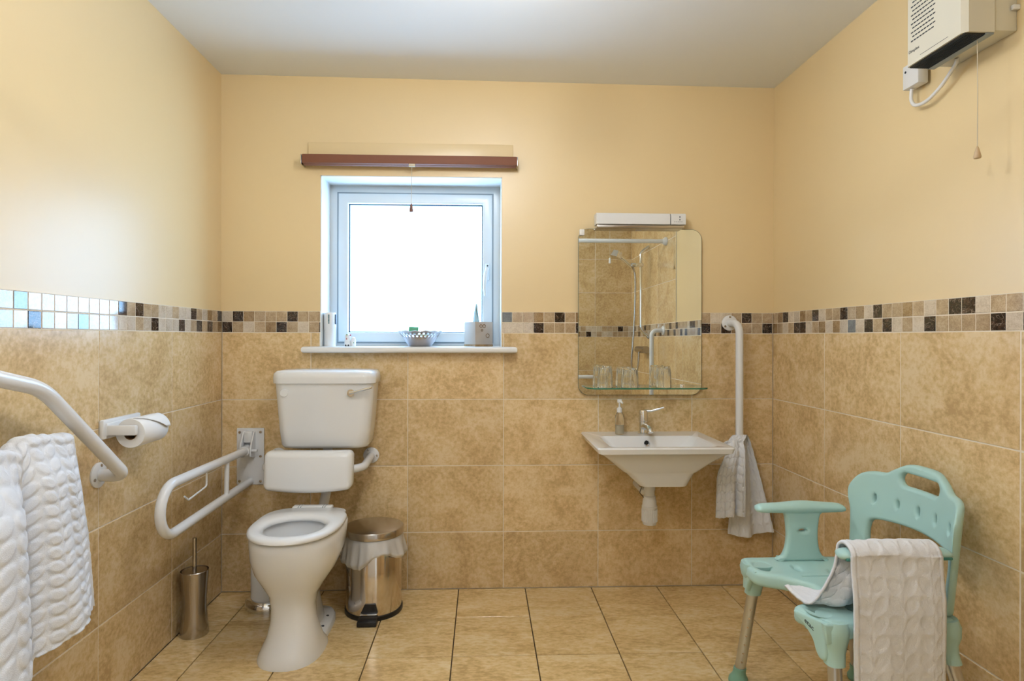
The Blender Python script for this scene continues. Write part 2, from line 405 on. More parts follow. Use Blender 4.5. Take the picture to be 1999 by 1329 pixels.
# ------------------------------------------------------------------ window
win = struct(bpy.data.objects.new('window_1', None), 'white framed frosted window deep in the cream wall', 'window'); C.objects.link(win); win.location = (.88, .18, 1.15)
bpy.context.view_layer.update()
def ringframe(x0, x1, z0, z1, wd_, y0, y1, bev=.004):
    out = [(x0, z0), (x1, z0), (x1, z1), (x0, z1)]; inn = [(x0 + wd_, z0 + wd_), (x0 + wd_, z1 - wd_), (x1 - wd_, z1 - wd_), (x1 - wd_, z0 + wd_)]
    g = plate(out, [inn], abs(y1 - y0), bev); ym = (y0 + y1) / 2
    return g.xf(lambda x, y, z: (x, ym - z, y))
ringframe(wx0 + .001, wx1 - .001, 1.147, wz1 - .001, .043, .18, .25).build('frame', 'upvc', win)
sash = ringframe(.496, 1.262, 1.166, 1.906, .048, .168, .235, .006).build('sash', 'upvc', win)
ringframe(.489, 1.269, 1.159, 1.913, .008, .177, .19, .001).build('gasket', 'grey_plastic', win)
ringframe(.541, 1.216, 1.211, 1.861, .007, .195, .215, .001).build('bead_gasket_shadow', 'gasket', win)  # dark ring draws the gasket together with the shadow of the bead
pane = G().box(.543, 1.215, .210, .222, 1.213, 1.859).build('pane', 'pane', win, False); pane['label'] = 'frosted glass pane bright with daylight'
h = G(); h.box(1.228, 1.250, .152, .170, 1.475, 1.56, .006); h.tube([(1.239, .155, 1.535), (1.238, .132, 1.53), (1.231, .124, 1.50), (1.226, .124, 1.44), (1.229, .127, 1.395)], [.009, .011, .011, .009, .006], 14)
h.build('handle', 'upvc', sash); G().lathe([(.004, 0), (.004, .003)], (1.239, .1495, 1.548), 12, 'Y').build('lock', 'print', sash)
# reveals (white lining of the opening)
lin = 'reveal_lining'
for b in ((wx0 - .0005, wx0 + .004, .008, .181, 1.128, wz1), (wx1 - .004, wx1 + .0005, .008, .181, 1.128, wz1), (wx0, wx1, .008, .181, wz1 - .004, wz1 + .0005)):
    G().box(*b).build(lin, 'reveal', win, False)
g = G(); g.box(wx0 + .001, wx1 - .001, -.02, .18, 1.118, 1.146)
rs = []
for i in range(13):                          # bullnosed nosing with rounded ends
    a = -math.pi / 2 + math.pi * i / 12; rs.append((math.cos(a), math.sin(a)))
prof = plate([(.381 + .016 * (1 - c) if False else x, z) for x, z, c in [(.379, -.052, 0), (1.377, -.052, 0), (1.377, .0005, 0), (.379, .0005, 0)]], [], .029, .011)
g.add([(x, y, z + 1.131) for x, y, z in prof.v], prof.f)
tag(g.build('window_sill', 'sill', None), 'long white window sill board with rounded nose below the frosted window', 'sill')

# ------------------------------------------------------------------ ceiling lamp (above the frame), plus an added fill globe behind the camera
for (lx, ly), om, lab in zip(LAMP_AT, ('opal', 'opal_fill'), ('white globe lamp hanging close under the middle of the ceiling', 'added white globe fill lamp, unseen, by the entrance behind the viewpoint')):
    lamp = thing('ceiling_or_fill_lamp', lab, 'lamp', (lx, ly, 2.12))
    zc = HL + (HR - HL) * lx / W
    G().lathe([(.055, zc - .025), (.06, zc - .012), (.06, zc + .002)], (lx, ly, 0), 32).build('ceiling_rose', 'white_plastic', lamp)
    G().lathe([(.012, 2.300), (.012, zc - .02)], (lx, ly, 0), 16).build('stem', 'white_plastic', lamp)
    G().lathe([(.092 * math.sin(R(a)), 2.215 - .092 * math.cos(R(a))) for a in (3, 22, 45, 67, 90, 113, 135, 158, 172)], (lx, ly, 0), 20).build('globe', om, lamp)

# ------------------------------------------------------------------ roller blind
bl = thing('roller_blind', 'rolled up brown roller blind fixed above the window', 'blind', (.878, -.03, 2.0))
G().box(.398, 1.358, -.006, T, 2.03, 2.103, .002).build('mounting_board', 'paint', bl)
roll = G(); roll.lathe([(.0235, .388), (.0235, 1.370)], (0, -.034, 2.008), 28, 'X')
roll.box(.384, 1.374, -.062, -.045, 1.990, 2.031, .004); roll.build('rolled_fabric', 'brown', bl)
for x in (.378, 1.374):
    g = G(); g.box(x, x + .004, -.060, .004, 1.985, 2.03, .001); g.tube(circle((x + .002, -.034, 2.008), .016, 16, (0, 1, 0)), .0022, 6); g.build('end_bracket', 'steel', bl)
pull = G(); pull.box(.872, .902, -.062, -.052, 1.978, 1.992, .003); pull.build('pull_tab', 'cord', bl)
G().tube([(.886, -.057, 1.98), (.885, -.057, 1.90), (.884, -.057, 1.80)], .0012, 8).build('pull_cord', 'cord', bl)
G().lathe([(.002, 1.808), (.0055, 1.80), (.009, 1.775), (.008, 1.769), (.002, 1.768)], (.884, -.057, 0), 14).build('pull_toggle', 'brown_plastic', bl)

# ------------------------------------------------------------------ mirror, light, shelf, glasses
def rrect(x0, x1, z0, z1, r, n=8):
    o = []
    for (cx, cz, a0) in ((x1 - r, z1 - r, 0), (x0 + r, z1 - r, 90), (x0 + r, z0 + r, 180), (x1 - r, z0 + r, 270)):
        for k in range(n + 1):
            a = R(a0 + 90 * k / n); o.append((cx + r * math.cos(a), cz + r * math.sin(a)))
    return o
mir = thing('wall_mirror', 'frameless rounded wall mirror above the basin', 'mirror', (1.966, -.004, .917))
TILT = -.0025
def tiltm(y0): return lambda x, y, z: (x, y0 - z - (y - 1.31) * TILT, y)
plate(rrect(1.669, 2.263, .917, 1.708, .048), [], .006, .0004).xf(tiltm(-.0075)).build('backing', 'mirror_edge', mir)
ml = G(); ol = rrect(1.6705, 2.2615, .9185, 1.7065, .047); ml.add([(x, -.0110 - (z - 1.31) * TILT, z) for x, z in ol], [tuple(range(len(ol)))])
ml.build('mirror_glass', 'mirror', mir, False)
for (x, z) in ((1.685, 1.690), ):
    G().box(x - .012, x + .012, -.022, -.008, z - .016, z + .014, .004).build('clip', 'white_plastic', mir)
ls = thing('mirror_light', 'slim white shaver light with socket above the mirror', 'light', (1.955, -.03, 1.716))
g = G(); pr_ = [(-.004, 1.722), (-.062, 1.722), (-.062, 1.766), (-.056, 1.774), (-.004, 1.774)]
g.rings([[(x, y, z) for y, z in pr_] for x in (1.746, 2.094)]); g.build('diffuser', 'white_plastic', ls)
g = G(); g.rings([[(x, y - .001 * (y < -.01), z) for y, z in pr_] for x in (2.098, 2.168)]); sock = g.build('socket_housing', 'white_plastic', ls)
G().box(1.750, 2.164, -.055, T, 1.706, 1.7225, .003).build('base', 'steel', ls)
for z in (1.757, 1.744): G().box(2.137, 2.1415, -.0645, -.062, z - .0025, z + .0025).build('socket_hole', 'print', sock, False)
for k in range(5): G().box(2.112 + k * .0085, 2.1175 + k * .0085, -.0636, -.0628, 1.7335, 1.735).build('socket_mark', 'print', sock, False)
sh = thing('glass_shelf', 'green edged glass shelf across the foot of the mirror', 'shelf', (1.975, -.07, .952))
out = [(1.698, -.012), (2.266, -.012), (2.266, -.085), (2.252, -.115), (2.235, -.125), (1.735, -.125), (1.718, -.115), (1.698, -.085)]
o = plate(out, [], .006, .0006).xf(lambda x, y, z: (x, y, z + .956)).build('shelf_plate', 'shelf', sh)
o.data.materials.append(M['shelf_edge'])
for p in o.data.polygons:
    if abs(p.normal.z) < .5: p.material_index = 1
for x in (1.78, 2.17):
    G().box(x - .008, x + .008, -.03, -.0095, .944, .968, .003).build('bracket', 'chrome', sh)
def tumbler(x, y, r, h, label):
    z = .9592
    n = 96; flute = lambda a, hh: 1 + .03 * math.cos(a * 16) * (1 if .02 < (hh - z) < h - .006 else 0)
    pf = [(r, z), (r, z + .004), (r * .97, z + h * .3), (r * .90, z + h * .75), (r * .84, z + h - .004), (r * .80, z + h), (.002, z + h)]
    inn = [(.002, z + h - .009), (r * .72, z + h - .009), (r * .78, z + h - .014), (r * .90, z + h * .4), (r - .003, z + .002), (r - .0022, z)]
    g = G(); g.lathe(pf + inn, (x, y, 0), n, cap0=False, cap1=False, mod=flute)
    nn = len(pf + inn); g.f += [((nn - 1) * n + j, (nn - 1) * n + (j + 1) % n, (j + 1) % n, j) for j in range(n)]
    tag(g.build('drinking_glass', 'glass', None), label, 'glass', 'upturned glasses on the mirror shelf')
tumbler(1.786, -.070, .036, .100, 'upturned fluted tumbler nearest the soap dispenser, at the shelf end towards the window')
tumbler(1.902, -.072, .040, .090, 'shorter upturned clear tumbler, the middle one on the glass shelf')
tumbler(2.062, -.068, .036, .098, 'upturned fluted tumbler on the glass shelf, nearest the white vertical grab rail')

# ------------------------------------------------------------------ basin
bs = thing('wash_basin', 'white rectangular ceramic wash basin hung on the tiled wall', 'basin', (1.97, 0, .56))
def rr_ring(x0, x1, y0, y1, r, z, n=6, zfn=None):
    o = rrect(x0, x1, y0, y1, r, n); return [(x, y, z + (zfn(x, y) if zfn else 0)) for x, y in o]
def lowz(x, y):                              # lower edge of the fascia rises towards the corners
    t = abs(x - 1.967) / .28; return .020 * t ** 2.2
ctr = lambda k, x0, x1, y0, y1: None
g = G()
rings = [rr_ring(1.885, 2.088, -.34, .004, .03, .560), rr_ring(1.838, 2.105, -.356, .004, .032, .603), rr_ring(1.822, 2.115, -.360, .004, .034, .618),
         rr_ring(1.806, 2.13, -.366, .004, .034, .627), rr_ring(1.785, 2.15, -.374, .004, .034, .642, zfn=lambda x, y: .3 * lowz(x, y)), rr_ring(1.755, 2.18, -.388, .004, .03, .664, zfn=lambda x, y: .6 * lowz(x, y)),
         rr_ring(1.715, 2.222, -.408, .004, .02, .687, zfn=lowz), rr_ring(1.690, 2.246, -.430, .004, .014, .697, zfn=lowz),
         rr_ring(1.684, 2.252, -.434, .004, .012, .735), rr_ring(1.688, 2.248, -.430, .002, .011, .741),
         rr_ring(1.742, 2.196, -.405, -.125, .03, .7405), rr_ring(1.752, 2.186, -.398, -.130, .035, .733),
         rr_ring(1.782, 2.158, -.380, -.140, .05, .69), rr_ring(1.82, 2.12, -.355, -.155, .06, .655), rr_ring(1.88, 2.06, -.32, -.19, .05, .638), rr_ring(1.95, 1.99, -.265, -.235, .012, .634)]
g.rings(rings); g.build('bowl', 'basinwhite', bs, angle=33)
G().lathe([(.0125, -.1475), (.0125, -.139), (.009, -.139)], (1.962, 0, .712), 20, 'Y', cap0=False, cap1=False).build('overflow_ring', 'chrome', bs)
G().lathe([(.0095, -.1435), (.0095, -.1425)], (1.962, 0, .712), 20, 'Y').build('overflow_hole', 'black', bs)
G().lathe([(.02, .635), (.02, .640), (.014, .642)], (1.968, -.25, 0), 24).build('waste_plug', 'chrome', bs)
tr = thing('bottle_trap', 'white plastic bottle trap under the basin', 'pipe', (1.962, -.2, .36))
g = G(); g.lathe([(.030, .363), (.0285, .360), (.031, .37), (.0325, .372), (.0325, .43), (.034, .432), (.034, .442), (.0315, .444), (.0295, .47), (.0265, .474), (.0265, .485), (.022, .488), (.022, .512), (.025, .513), (.025, .535), (.020, .537), (.020, .548)], (1.960, -.2, 0), 32)
for k in range(24):
    a = 2 * math.pi * k / 24; g.box(1.960 + .0325 * math.cos(a) - .002, 1.960 + .0325 * math.cos(a) + .002, -.2 + .0325 * math.sin(a) - .002, -.2 + .0325 * math.sin(a) + .002, .374, .428)
g.tube(fillet([(1.960, -.2, .50), (1.945, -.16, .495), (1.950, .002, .495)], .02), .016, 16); g.build('trap_body', 'white_plastic', tr)
g = G(); g.lathe([(.031, .545), (.033, .550), (.033, .5605)], (1.960, -.2, 0), 24); g.build('rubber_washer', 'black', tr)
g = G(); g.tube(fillet([(1.936, -.2, .548), (1.912, -.205, .552), (1.915, -.205, .53), (1.938, -.2, .525)], .008), .004, 8); g.lathe([(.008, .535), (.008, .55)], (1.916, -.206, 0), 10); g.build('valve', 'steel', tr)
G().tube(fillet([(1.925, -.2, .525), (1.915, -.2, .50), (1.935, -.2, .478)], .012), .0016, 6).build('valve_wire', 'print', tr)

tap = thing('basin_mixer_tap', 'chrome mixer tap with long lever on the basin', 'tap', (1.966, -.075, .741))
g = G(); g.lathe([(.026, .7405), (.026, .746), (.0215, .750), (.019, .77), (.019, .80), (.021, .802), (.021, .845), (.019, .852), (.010, .854)], (1.966, -.070, 0), 28)
tap_b = g.build('body', 'chrome', tap)
g = G(); g.tube([(1.966, -.075, .775), (1.968, -.11, .782), (1.970, -.150, .780), (1.971, -.175, .772), (1.971, -.180, .764)], [.016, .0145, .013, .012, .011], 18); g.build('spout', 'chrome', tap)
g = G(); g.tube([(1.970, -.075, .848), (2.0, -.085, .850), (2.03, -.095, .860), (2.055, -.10, .868)], [.0075, .005, .005, .004], 12); g.build('lever', 'chrome', tap)
soap = thing('soap_dispenser', 'clear pump bottle with cream soap on the basin rim', 'soap dispenser', (1.853, -.075, .741))
bx, by = 1.853, -.075
G().lathe([(.0195, .7412), (.0205, .746), (.0205, .80), (.020, .825), (.012, .842), (.0095, .846)], (bx, by, 0), 24).build('bottle', 'glass', soap)
G().lathe([(.0175, .7445), (.0178, .784), (.002, .785)], (bx, by, 0), 24).build('liquid_soap', 'soap', soap)
G().lathe([(.0125, .843), (.0125, .862), (.006, .866), (.004, .868), (.004, .888), (.009, .890)], (bx, by, 0), 20).build('collar', 'seatwhite', soap)
g = G(); g.lathe([(.010, .888), (.0115, .892), (.0115, .900), (.008, .904)], (bx, by, 0), 20); g.tube([(bx, by, .895), (bx + .004, by - .018, .894), (bx + .007, by - .03, .888)], [.006, .0055, .004], 10); g.build('pump_head', 'seatwhite', soap)
# stub of blocked outlet on the wall below is the trap's own branch

# ------------------------------------------------------------------ white grab rails
def flange(g, at, axis, r=.037, t=.008):
    sgn = {'back': ('Y', -1), 'left': ('X', 1), 'right': ('X', -1), 'rear': ('Y', 1)}[axis]
    base = at[1] if sgn[0] == 'Y' else at[0]
    prof = [(r, base), (r, base + sgn[1] * t * .6), (r - .004, base + sgn[1] * t), (.02, base + sgn[1] * (t + .002))]
    a = (at[0], 0, at[2]) if sgn[0] == 'Y' else (0, at[1], at[2])
    g.lathe(prof, a, 28, sgn[0])
def screws(parent, pts, axis, r=.0052):
    for p in pts:
        ax = 'Y' if axis in ('back', 'rear') else 'X'; s_ = {'back': -1, 'left': 1, 'right': -1, 'rear': 1}[axis]
        g = G(); base = p[1] if ax == 'Y' else p[0]
        a = (p[0], 0, p[2]) if ax == 'Y' else (0, p[1], p[2])
        g.lathe([(r, base), (r, base + s_ * .0022), (r * .5, base + s_ * .003)], a, 12, ax); g.build('screw', 'steel', parent)
gr = thing('grab_rail', 'white vertical grab rail on the wall beside the mirror', 'grab rail', (2.415, 0, .62))
g = G(); g.tube(fillet([(2.402, -.004, 1.262), (2.412, -.092, 1.255), (2.413, -.092, .665), (2.402, -.004, .66)], .055, 10), .0175, 20); g.build('bar', 'white_metal', gr)
for z in (1.262, .66):
    g = G(); flange(g, (2.402, 0, z), 'back'); fl = g.build('flange', 'white_metal', gr)
    screws(fl, [(2.402 + .028 * math.cos(R(a)), -.0078, z + .028 * math.sin(R(a))) for a in (90, 215, 330)], 'back')

gl = thing('grab_rail', 'white cranked grab rail on the wall by the toilet roll holder', 'grab rail', (.04, -1.2, .75))
g = G(); g.tube(fillet([(.004, -.908, .752), (.088, -.915, .752), (.088, -1.275, 1.057), (.088, -1.76, 1.175), (.004, -1.765, 1.175)], [.04, .22, .045], 10), .0195, 20); g.build('bar', 'white_metal', gl)
for (y, z) in ((-.908, .752), (-1.765, 1.175)):
    g = G(); flange(g, (0, y, z), 'left', .040); fl = g.build('flange', 'white_metal', gl)
    screws(fl, [(.0078, y + .030 * math.cos(R(a)), z + .030 * math.sin(R(a))) for a in (80, 200, 320)], 'left')

# fold-down support rail
fr = thing('drop_down_rail', 'white fold down support rail beside the toilet', 'grab rail', (.135, 0, .5))
G().box(.071, .197, -.007, T * .0, .501, .765, .004).build('wall_plate', 'white_metal', fr)
screws(fr, [(x, -.007, z) for x in (.086, .182) for z in (.518, .746)] + [(.182, -.007, .634)], 'back', .0062)
g = G()
for x in (.105, .152):
    pr2 = [(-.004, .752), (-.02, .748), (-.052, .70), (-.066, .66), (-.060, .642), (-.035, .634), (-.004, .632)]
    g.rings([[(xx, y, z) for y, z in pr2] for xx in (x, x + .006)])
g.box(.112, .15, -.03, -.004, .70, .752, .004); hb = g.build('hinge_bracket', 'white_metal', fr)
G().tube([(.096, -.052, .668), (.182, -.052, .668)], .007, 12).build('hinge_pin', 'white_metal', hb)
g = G(); lp = [(.132, -.04, .668), (.137, -.71, .681)]
n_ = 14
arc = [(.1385, -.715 - .088 * math.sin(math.pi * k / n_), .593 + .088 * math.cos(math.pi * k / n_)) for k in range(n_ + 1)]
g.tube([lp[0], (.134, -.35, .674), *arc, (.135, -.35, .512), (.133, -.006, .516)], .0172, 20); g.build('arm_loop', 'white_metal', fr)
g = G(); g.tube([(.132, -.075, .668), (.132, -.03, .668)], .023, 20); g.build('pivot_sleeve', 'white_metal', fr)
G().tube([(.135, -.27, .515), (.134, -.262, .672)], .010, 14).build('strut', 'white_metal', fr)
G().tube(fillet([(.135, -.455, .675), (.135, -.455, .605), (.135, -.60, .590), (.135, -.63, .61)], .012), .0035, 8).build('paper_hook', 'white_metal', fr)

# ------------------------------------------------------------------ toilet
TX = .508
wc = thing('toilet_pan', 'white raised height ceramic toilet pan with open seat', 'toilet', (TX, -.45, 0))
def egg(yf, yb, hw, z, n=40, sq=.85, x0=TX, back=.7):
    o = []; ym = yb + (yf - yb) * .45
    for j in range(n):
        a = 2 * math.pi * j / n; c, s_ = math.cos(a), math.sin(a)
        p = sq if s_ < 0 else back
        x = hw * math.copysign(abs(c) ** p, c)
        y = ym + (abs(s_) ** p) * ((yf - ym) if s_ < 0 else (yb - ym))
        o.append((x0 + x, y, z))
    return o
g = G()
outer = [egg(-.692, -.40, .120, .0, x0=.497), egg(-.692, -.40, .118, .010, x0=.497), egg(-.680, -.44, .106, .04, x0=.501), egg(-.660, -.48, .092, .085), egg(-.648, -.495, .080, .14), egg(-.645, -.50, .078, .19),
         egg(-.650, -.485, .088, .235), egg(-.670, -.45, .114, .275), egg(-.694, -.39, .145, .32), egg(-.714, -.33, .163, .37), egg(-.726, -.29, .168, .42), egg(-.727, -.28, .169, .452), egg(-.722, -.284, .165, .458),
         egg(-.690, -.430, .122, .458, back=.9), egg(-.68, -.435, .118, .44, back=.9), egg(-.66, -.445, .112, .38, back=.9), egg(-.62, -.45, .09, .32, back=.9), egg(-.58, -.46, .06, .275, back=.9), egg(-.55, -.49, .03, .262, back=.9)]
g.rings(outer)
# rear foot and trapway
g.rings([egg(-.60, -.215, .094, 0, back=.6), egg(-.60, -.215, .093, .018, back=.6), egg(-.59, -.225, .085, .030, back=.6), egg(-.54, -.27, .055, .036), egg(-.53, -.29, .036, .14), egg(-.53, -.30, .040, .24), egg(-.42, -.27, .075, .33), egg(-.42, -.235, .11, .40), egg(-.42, -.225, .13, .44), egg(-.42, -.225, .132, .455)])
pan = g.build('pan', 'ceramic', wc, angle=60)
for (x, y) in ((TX + .066, -.33), (TX + .070, -.42), (TX - .066, -.33), (TX - .070, -.42)):
    G().lathe([(.006, .030), (.006, .0345)], (x, y, 0), 12).build('screw_hole', 'print', pan)
g = G(); SZ = .462
def seat_r(yf, yb, hw, z, b=.62): return egg(yf, yb, hw, z, 48, .90, TX, b)
g.rings([seat_r(-.738, -.325, .165, SZ), seat_r(-.745, -.322, .170, SZ + .005), seat_r(-.744, -.323, .169, SZ + .014), seat_r(-.735, -.33, .160, SZ + .021),
         seat_r(-.705, -.425, .130, SZ + .022, .92), seat_r(-.686, -.445, .115, SZ + .016, .95), seat_r(-.680, -.450, .110, SZ + .004, .95), seat_r(-.684, -.447, .113, SZ, .95)], close=True)
seat = g.build('seat', 'seatwhite', wc, angle=60)
g = G(); g.box(TX - .082, TX + .082, -.333, -.292, SZ, SZ + .024, .006)
hg = g.build('hinge_bar', 'seatwhite', seat)
for x in (-.055, -.045, .045, .055): G().box(TX + x - .0012, TX + x + .0012, -.3335, -.292, SZ + .002, SZ + .0246).build('hinge_joint', 'grey_plastic', seat, False)
fp = thing('flush_pipe', 'white flush pipe between cistern and toilet pan', 'pipe', (TX, -.12, .42))
g = G(); g.tube(fillet([(TX + .008, -.10, .705), (TX + .008, -.12, .50), (TX, -.16, .43), (TX, -.220, .425)], .06), .021, 18); g.build('pipe', 'white_plastic', fp)
g = G(); g.lathe([(.045, -.015), (.05, -.002), (.05, .001)], (TX, 0, .19), 24, 'Y'); g.tube([(TX, -.003, .19), (TX, -.272, .19)], .045, 20)
tag(g.build('soil_pipe', 'white_plastic', None), 'white soil pipe behind the toilet pan', 'pipe')
# cistern
cs = thing('cistern', 'white ceramic cistern with chrome lever on the wall', 'cistern', (.517, -.1, .69))
def cr(hw, yf, z, r, x0=.517): return rr_ring(x0 - hw, x0 + hw, yf, .0005, r, z, 6)
g = G(); g.rings([cr(.165, -.165, .697, .05), cr(.185, -.182, .703, .05), cr(.192, -.188, .715, .048), cr(.200, -.190, .78, .046), cr(.210, -.193, .90, .045), cr(.217, -.196, .987, .045)])
tank = g.build('tank', 'ceramic', cs, angle=50)
g = G(); g.rings([cr(.220, -.197, .984, .05), cr(.225, -.204, .987, .05), cr(.226, -.205, 1.010, .05), cr(.224, -.203, 1.028, .05), cr(.214, -.192, 1.040, .05), cr(.190, -.165, 1.0445, .05), cr(.10, -.10, 1.046, .03)])
g.build('lid', 'ceramic', cs, angle=60)
g = G(); g.lathe([(.016, -.204), (.015, -.194), (.015, -.19)], (.640, 0, .946), 20, 'Y'); g.tube([(.636, -.206, .946), (.66, -.214, .950), (.70, -.222, .962), (.735, -.226, .972)], [.007, .0055, .006, .0045], 12); g.build('flush_lever', 'chrome', cs)
G().lathe([(.0165, -.199), (.0175, -.196), (.0175, -.19)], (.350, 0, .946), 24, 'Y').build('blanking_cap', 'seatwhite', cs)
# padded back rest
br = thing('back_rest', 'white padded back rest on a rail in front of the cistern', 'back rest', (.475, -.2, .53))
g = G(); bm = bmesh.new(); bmesh.ops.create_cube(bm, size=1)
for q in bm.verts: q.co = Vector((.4745 + q.co.x * .372, -.245 + q.co.y * .075, .6225 + q.co.z * .160))
bmesh.ops.bevel(bm, geom=bm.edges[:], offset=.024, segments=5, profile=.5, affect='EDGES')
bmesh.ops.subdivide_edges(bm, edges=[e for e in bm.edges if e.calc_length() > .2], cuts=10, use_grid_fill=True)
g.bm(bm); g.xf(lambda x, y, z: (x, y - .03 * (1 - ((x - .4745) / .186) ** 2) * .4 + (z - .62) * .12, z - .012 * (1 - ((x - .4745) / .186) ** 2) * (z < .6))); g.build('pad', 'seatwhite', br, angle=60)
g = G(); g.tube(fillet([(.693, -.003, .635), (.693, -.205, .615), (.40, -.215, .615), (.262, -.205, .615), (.262, -.003, .635)], [.06, .3, .06], 10), .0175, 18); g.build('rail', 'white_metal', br)
for x in (.693, .262):
    g = G(); flange(g, (x, 0, .635), 'back'); fl = g.build('flange', 'white_metal', br); screws(fl, [(x + .028, -.0078, .635), (x - .014, -.0078, .660)], 'back')

# ------------------------------------------------------------------ bins and brush
bn = thing('pedal_bin', 'polished steel pedal bin with a white liner beside the toilet', 'bin', (.742, -.20, 0))
BX, BY = .742, -.20
G().lathe([(.122, .0), (.1245, .004), (.1245, .018), (.121, .020)], (BX, BY, 0), 48).build('base_ring', 'black', bn)
G().lathe([(.1195, .015), (.1195, .318), (.117, .322), (.117, .30)], (BX, BY, 0), 48, cap1=False).build('body', 'binsteel', bn)
G().lathe([(.126, .335), (.1285, .337), (.1285, .362), (.126, .366), (.10, .372), (.05, .375), (.002, .376)], (BX, BY, 0), 48, cap0=True).build('lid', 'steel', bn)
G().lathe([(.112, .30), (.116, .336)], (BX, BY, 0), 40).build('inner_rim', 'black', bn)
rn = random.Random(5); ph = [rn.uniform(0, 6.28) for _ in range(8)]
def bagf(u, v):
    a = 2 * math.pi * u
    drop = .098 + .030 * math.sin(2 * a + .3) + .012 * math.sin(5 * a + ph[1])
    z = .338 - v * drop
    r = .124 + .012 * v + .0055 * v * math.sin(11 * a + ph[2] + 3 * v) + .004 * v * math.sin(23 * a + ph[3]) + (.020 * v if math.sin(a * 2 + .6) < 0 else .006 * v)
    if v > .85: r -= .10 * (v - .85)
    return (BX + r * math.cos(a), BY + r * math.sin(a), z)
o = G().grid(140, 14, bagf).build('bin_liner', 'bag', bn, angle=180); o['label'] = 'crumpled translucent white liner'
g = G(); g.box(BX - .040, BX + .040, -.375, -.315, .002, .022, .004); pd = g.build('pedal', 'black', bn)
g = G(); g.rings([[(BX - .032, -.3265, .040), (BX + .038, -.3265, .040), (BX + .038, -.316, .038), (BX - .032, -.316, .038)], [(BX - .016, -.325, .074), (BX + .028, -.325, .074), (BX + .028, -.312, .074), (BX - .016, -.312, .074)]]); g.build('pedal_guard', 'black', bn)
G().box(BX - .034, BX + .038, -.342, -.318, .034, .040, .002).build('pedal_plate', 'chrome', pd)
wb = thing('small_bin', 'white cylinder bin with chrome foot half hidden behind the toilet', 'bin', (.268, -.140, 0))
G().lathe([(.100, 0), (.1005, .010), (.098, .030), (.088, .040), (.076, .044)], (.268, -.14, 0), 40).build('chrome_foot', 'chrome', wb)
G().lathe([(.0755, .040), (.0755, .235), (.073, .24)], (.268, -.14, 0), 40).build('body', 'seatwhite', wb)
G().lathe([(.077, .238), (.077, .250), (.06, .262), (.02, .268), (.002, .268)], (.268, -.14, 0), 40).build('lid', 'chrome', wb)
tb = thing('toilet_brush', 'steel toilet brush in a waisted holder by the wall', 'toilet brush', (.064, -.400, 0))
g = G(); g.lathe([(.052, 0), (.053, .004), (.050, .05), (.0455, .11), (.0455, .15), (.049, .205), (.053, .255), (.0515, .257), (.05, .25)], (.064, -.40, 0), 40, cap1=False); g.build('holder', 'steel', tb)
G().lathe([(.051, .245), (.046, .255), (.012, .258), (.002, .258)], (.064, -.40, 0), 36).build('lid', 'steel', tb)
G().tube([(.064, -.40, .25), (.064, -.40, .385)], .0085, 14).build('handle', 'steel', tb)

# ------------------------------------------------------------------ toilet roll
th = thing('toilet_roll_holder', 'white plastic toilet roll holder on the tiled side wall', 'roll holder', (.0, -.80, .89))
g = G(); g.box(.0, .016, -.905, -.695, .862, .924, .005); g.box(.014, .022, -.895, -.705, .872, .914, .004); g.build('back_plate', 'white_plastic', th)
G().box(.018, .108, -.895, -.878, .874, .906, .004).build('arm', 'white_plastic', th); G().box(.018, .085, -.715, -.700, .874, .906, .004).build('arm', 'white_plastic', th)
G().tube([(.078, -.885, .885), (.078, -.712, .885)], .012, 16).build('spindle', 'white_plastic', th)
rl = thing('toilet_roll', 'white paper toilet roll with a folded loose end on the holder', 'toilet roll', (.078, -.795, .84))
n = 48; rs = []
for (r, y) in ((.020, -.868), (.046, -.868), (.0475, -.866), (.0475, -.724), (.046, -.722), (.020, -.722)):
    rs.append([(.078 + r * math.cos(2 * math.pi * j / n), y, .877 + r * math.sin(2 * math.pi * j / n)) for j in range(n)])
g = G(); g.rings(rs, close=True); paper = g.build('paper', 'paper', rl)
G().rings([[(.078 + r * math.cos(2 * math.pi * j / n), y, .877 + r * math.sin(2 * math.pi * j / n)) for j in range(n)] for r, y in ((.0205, -.869), (.0205, -.721), (.0185, -.721), (.0185, -.869))], close=True).build('cardboard_core', 'cardboard', rl)
g = G(); g.grid(8, 10, lambda u, v: (.078 + (.0495 + .004 * v) * math.cos(R(80 - 75 * v)), -.868 + .146 * (u * (1 - .86 * v) + .86 * v), .877 + (.0495 + .004 * v) * math.sin(R(80 - 75 * v))))
o = g.build('folded_end', 'paper', rl); md = o.modifiers.new('thick', 'SOLIDIFY'); md.thickness = .0015; md.offset = 0

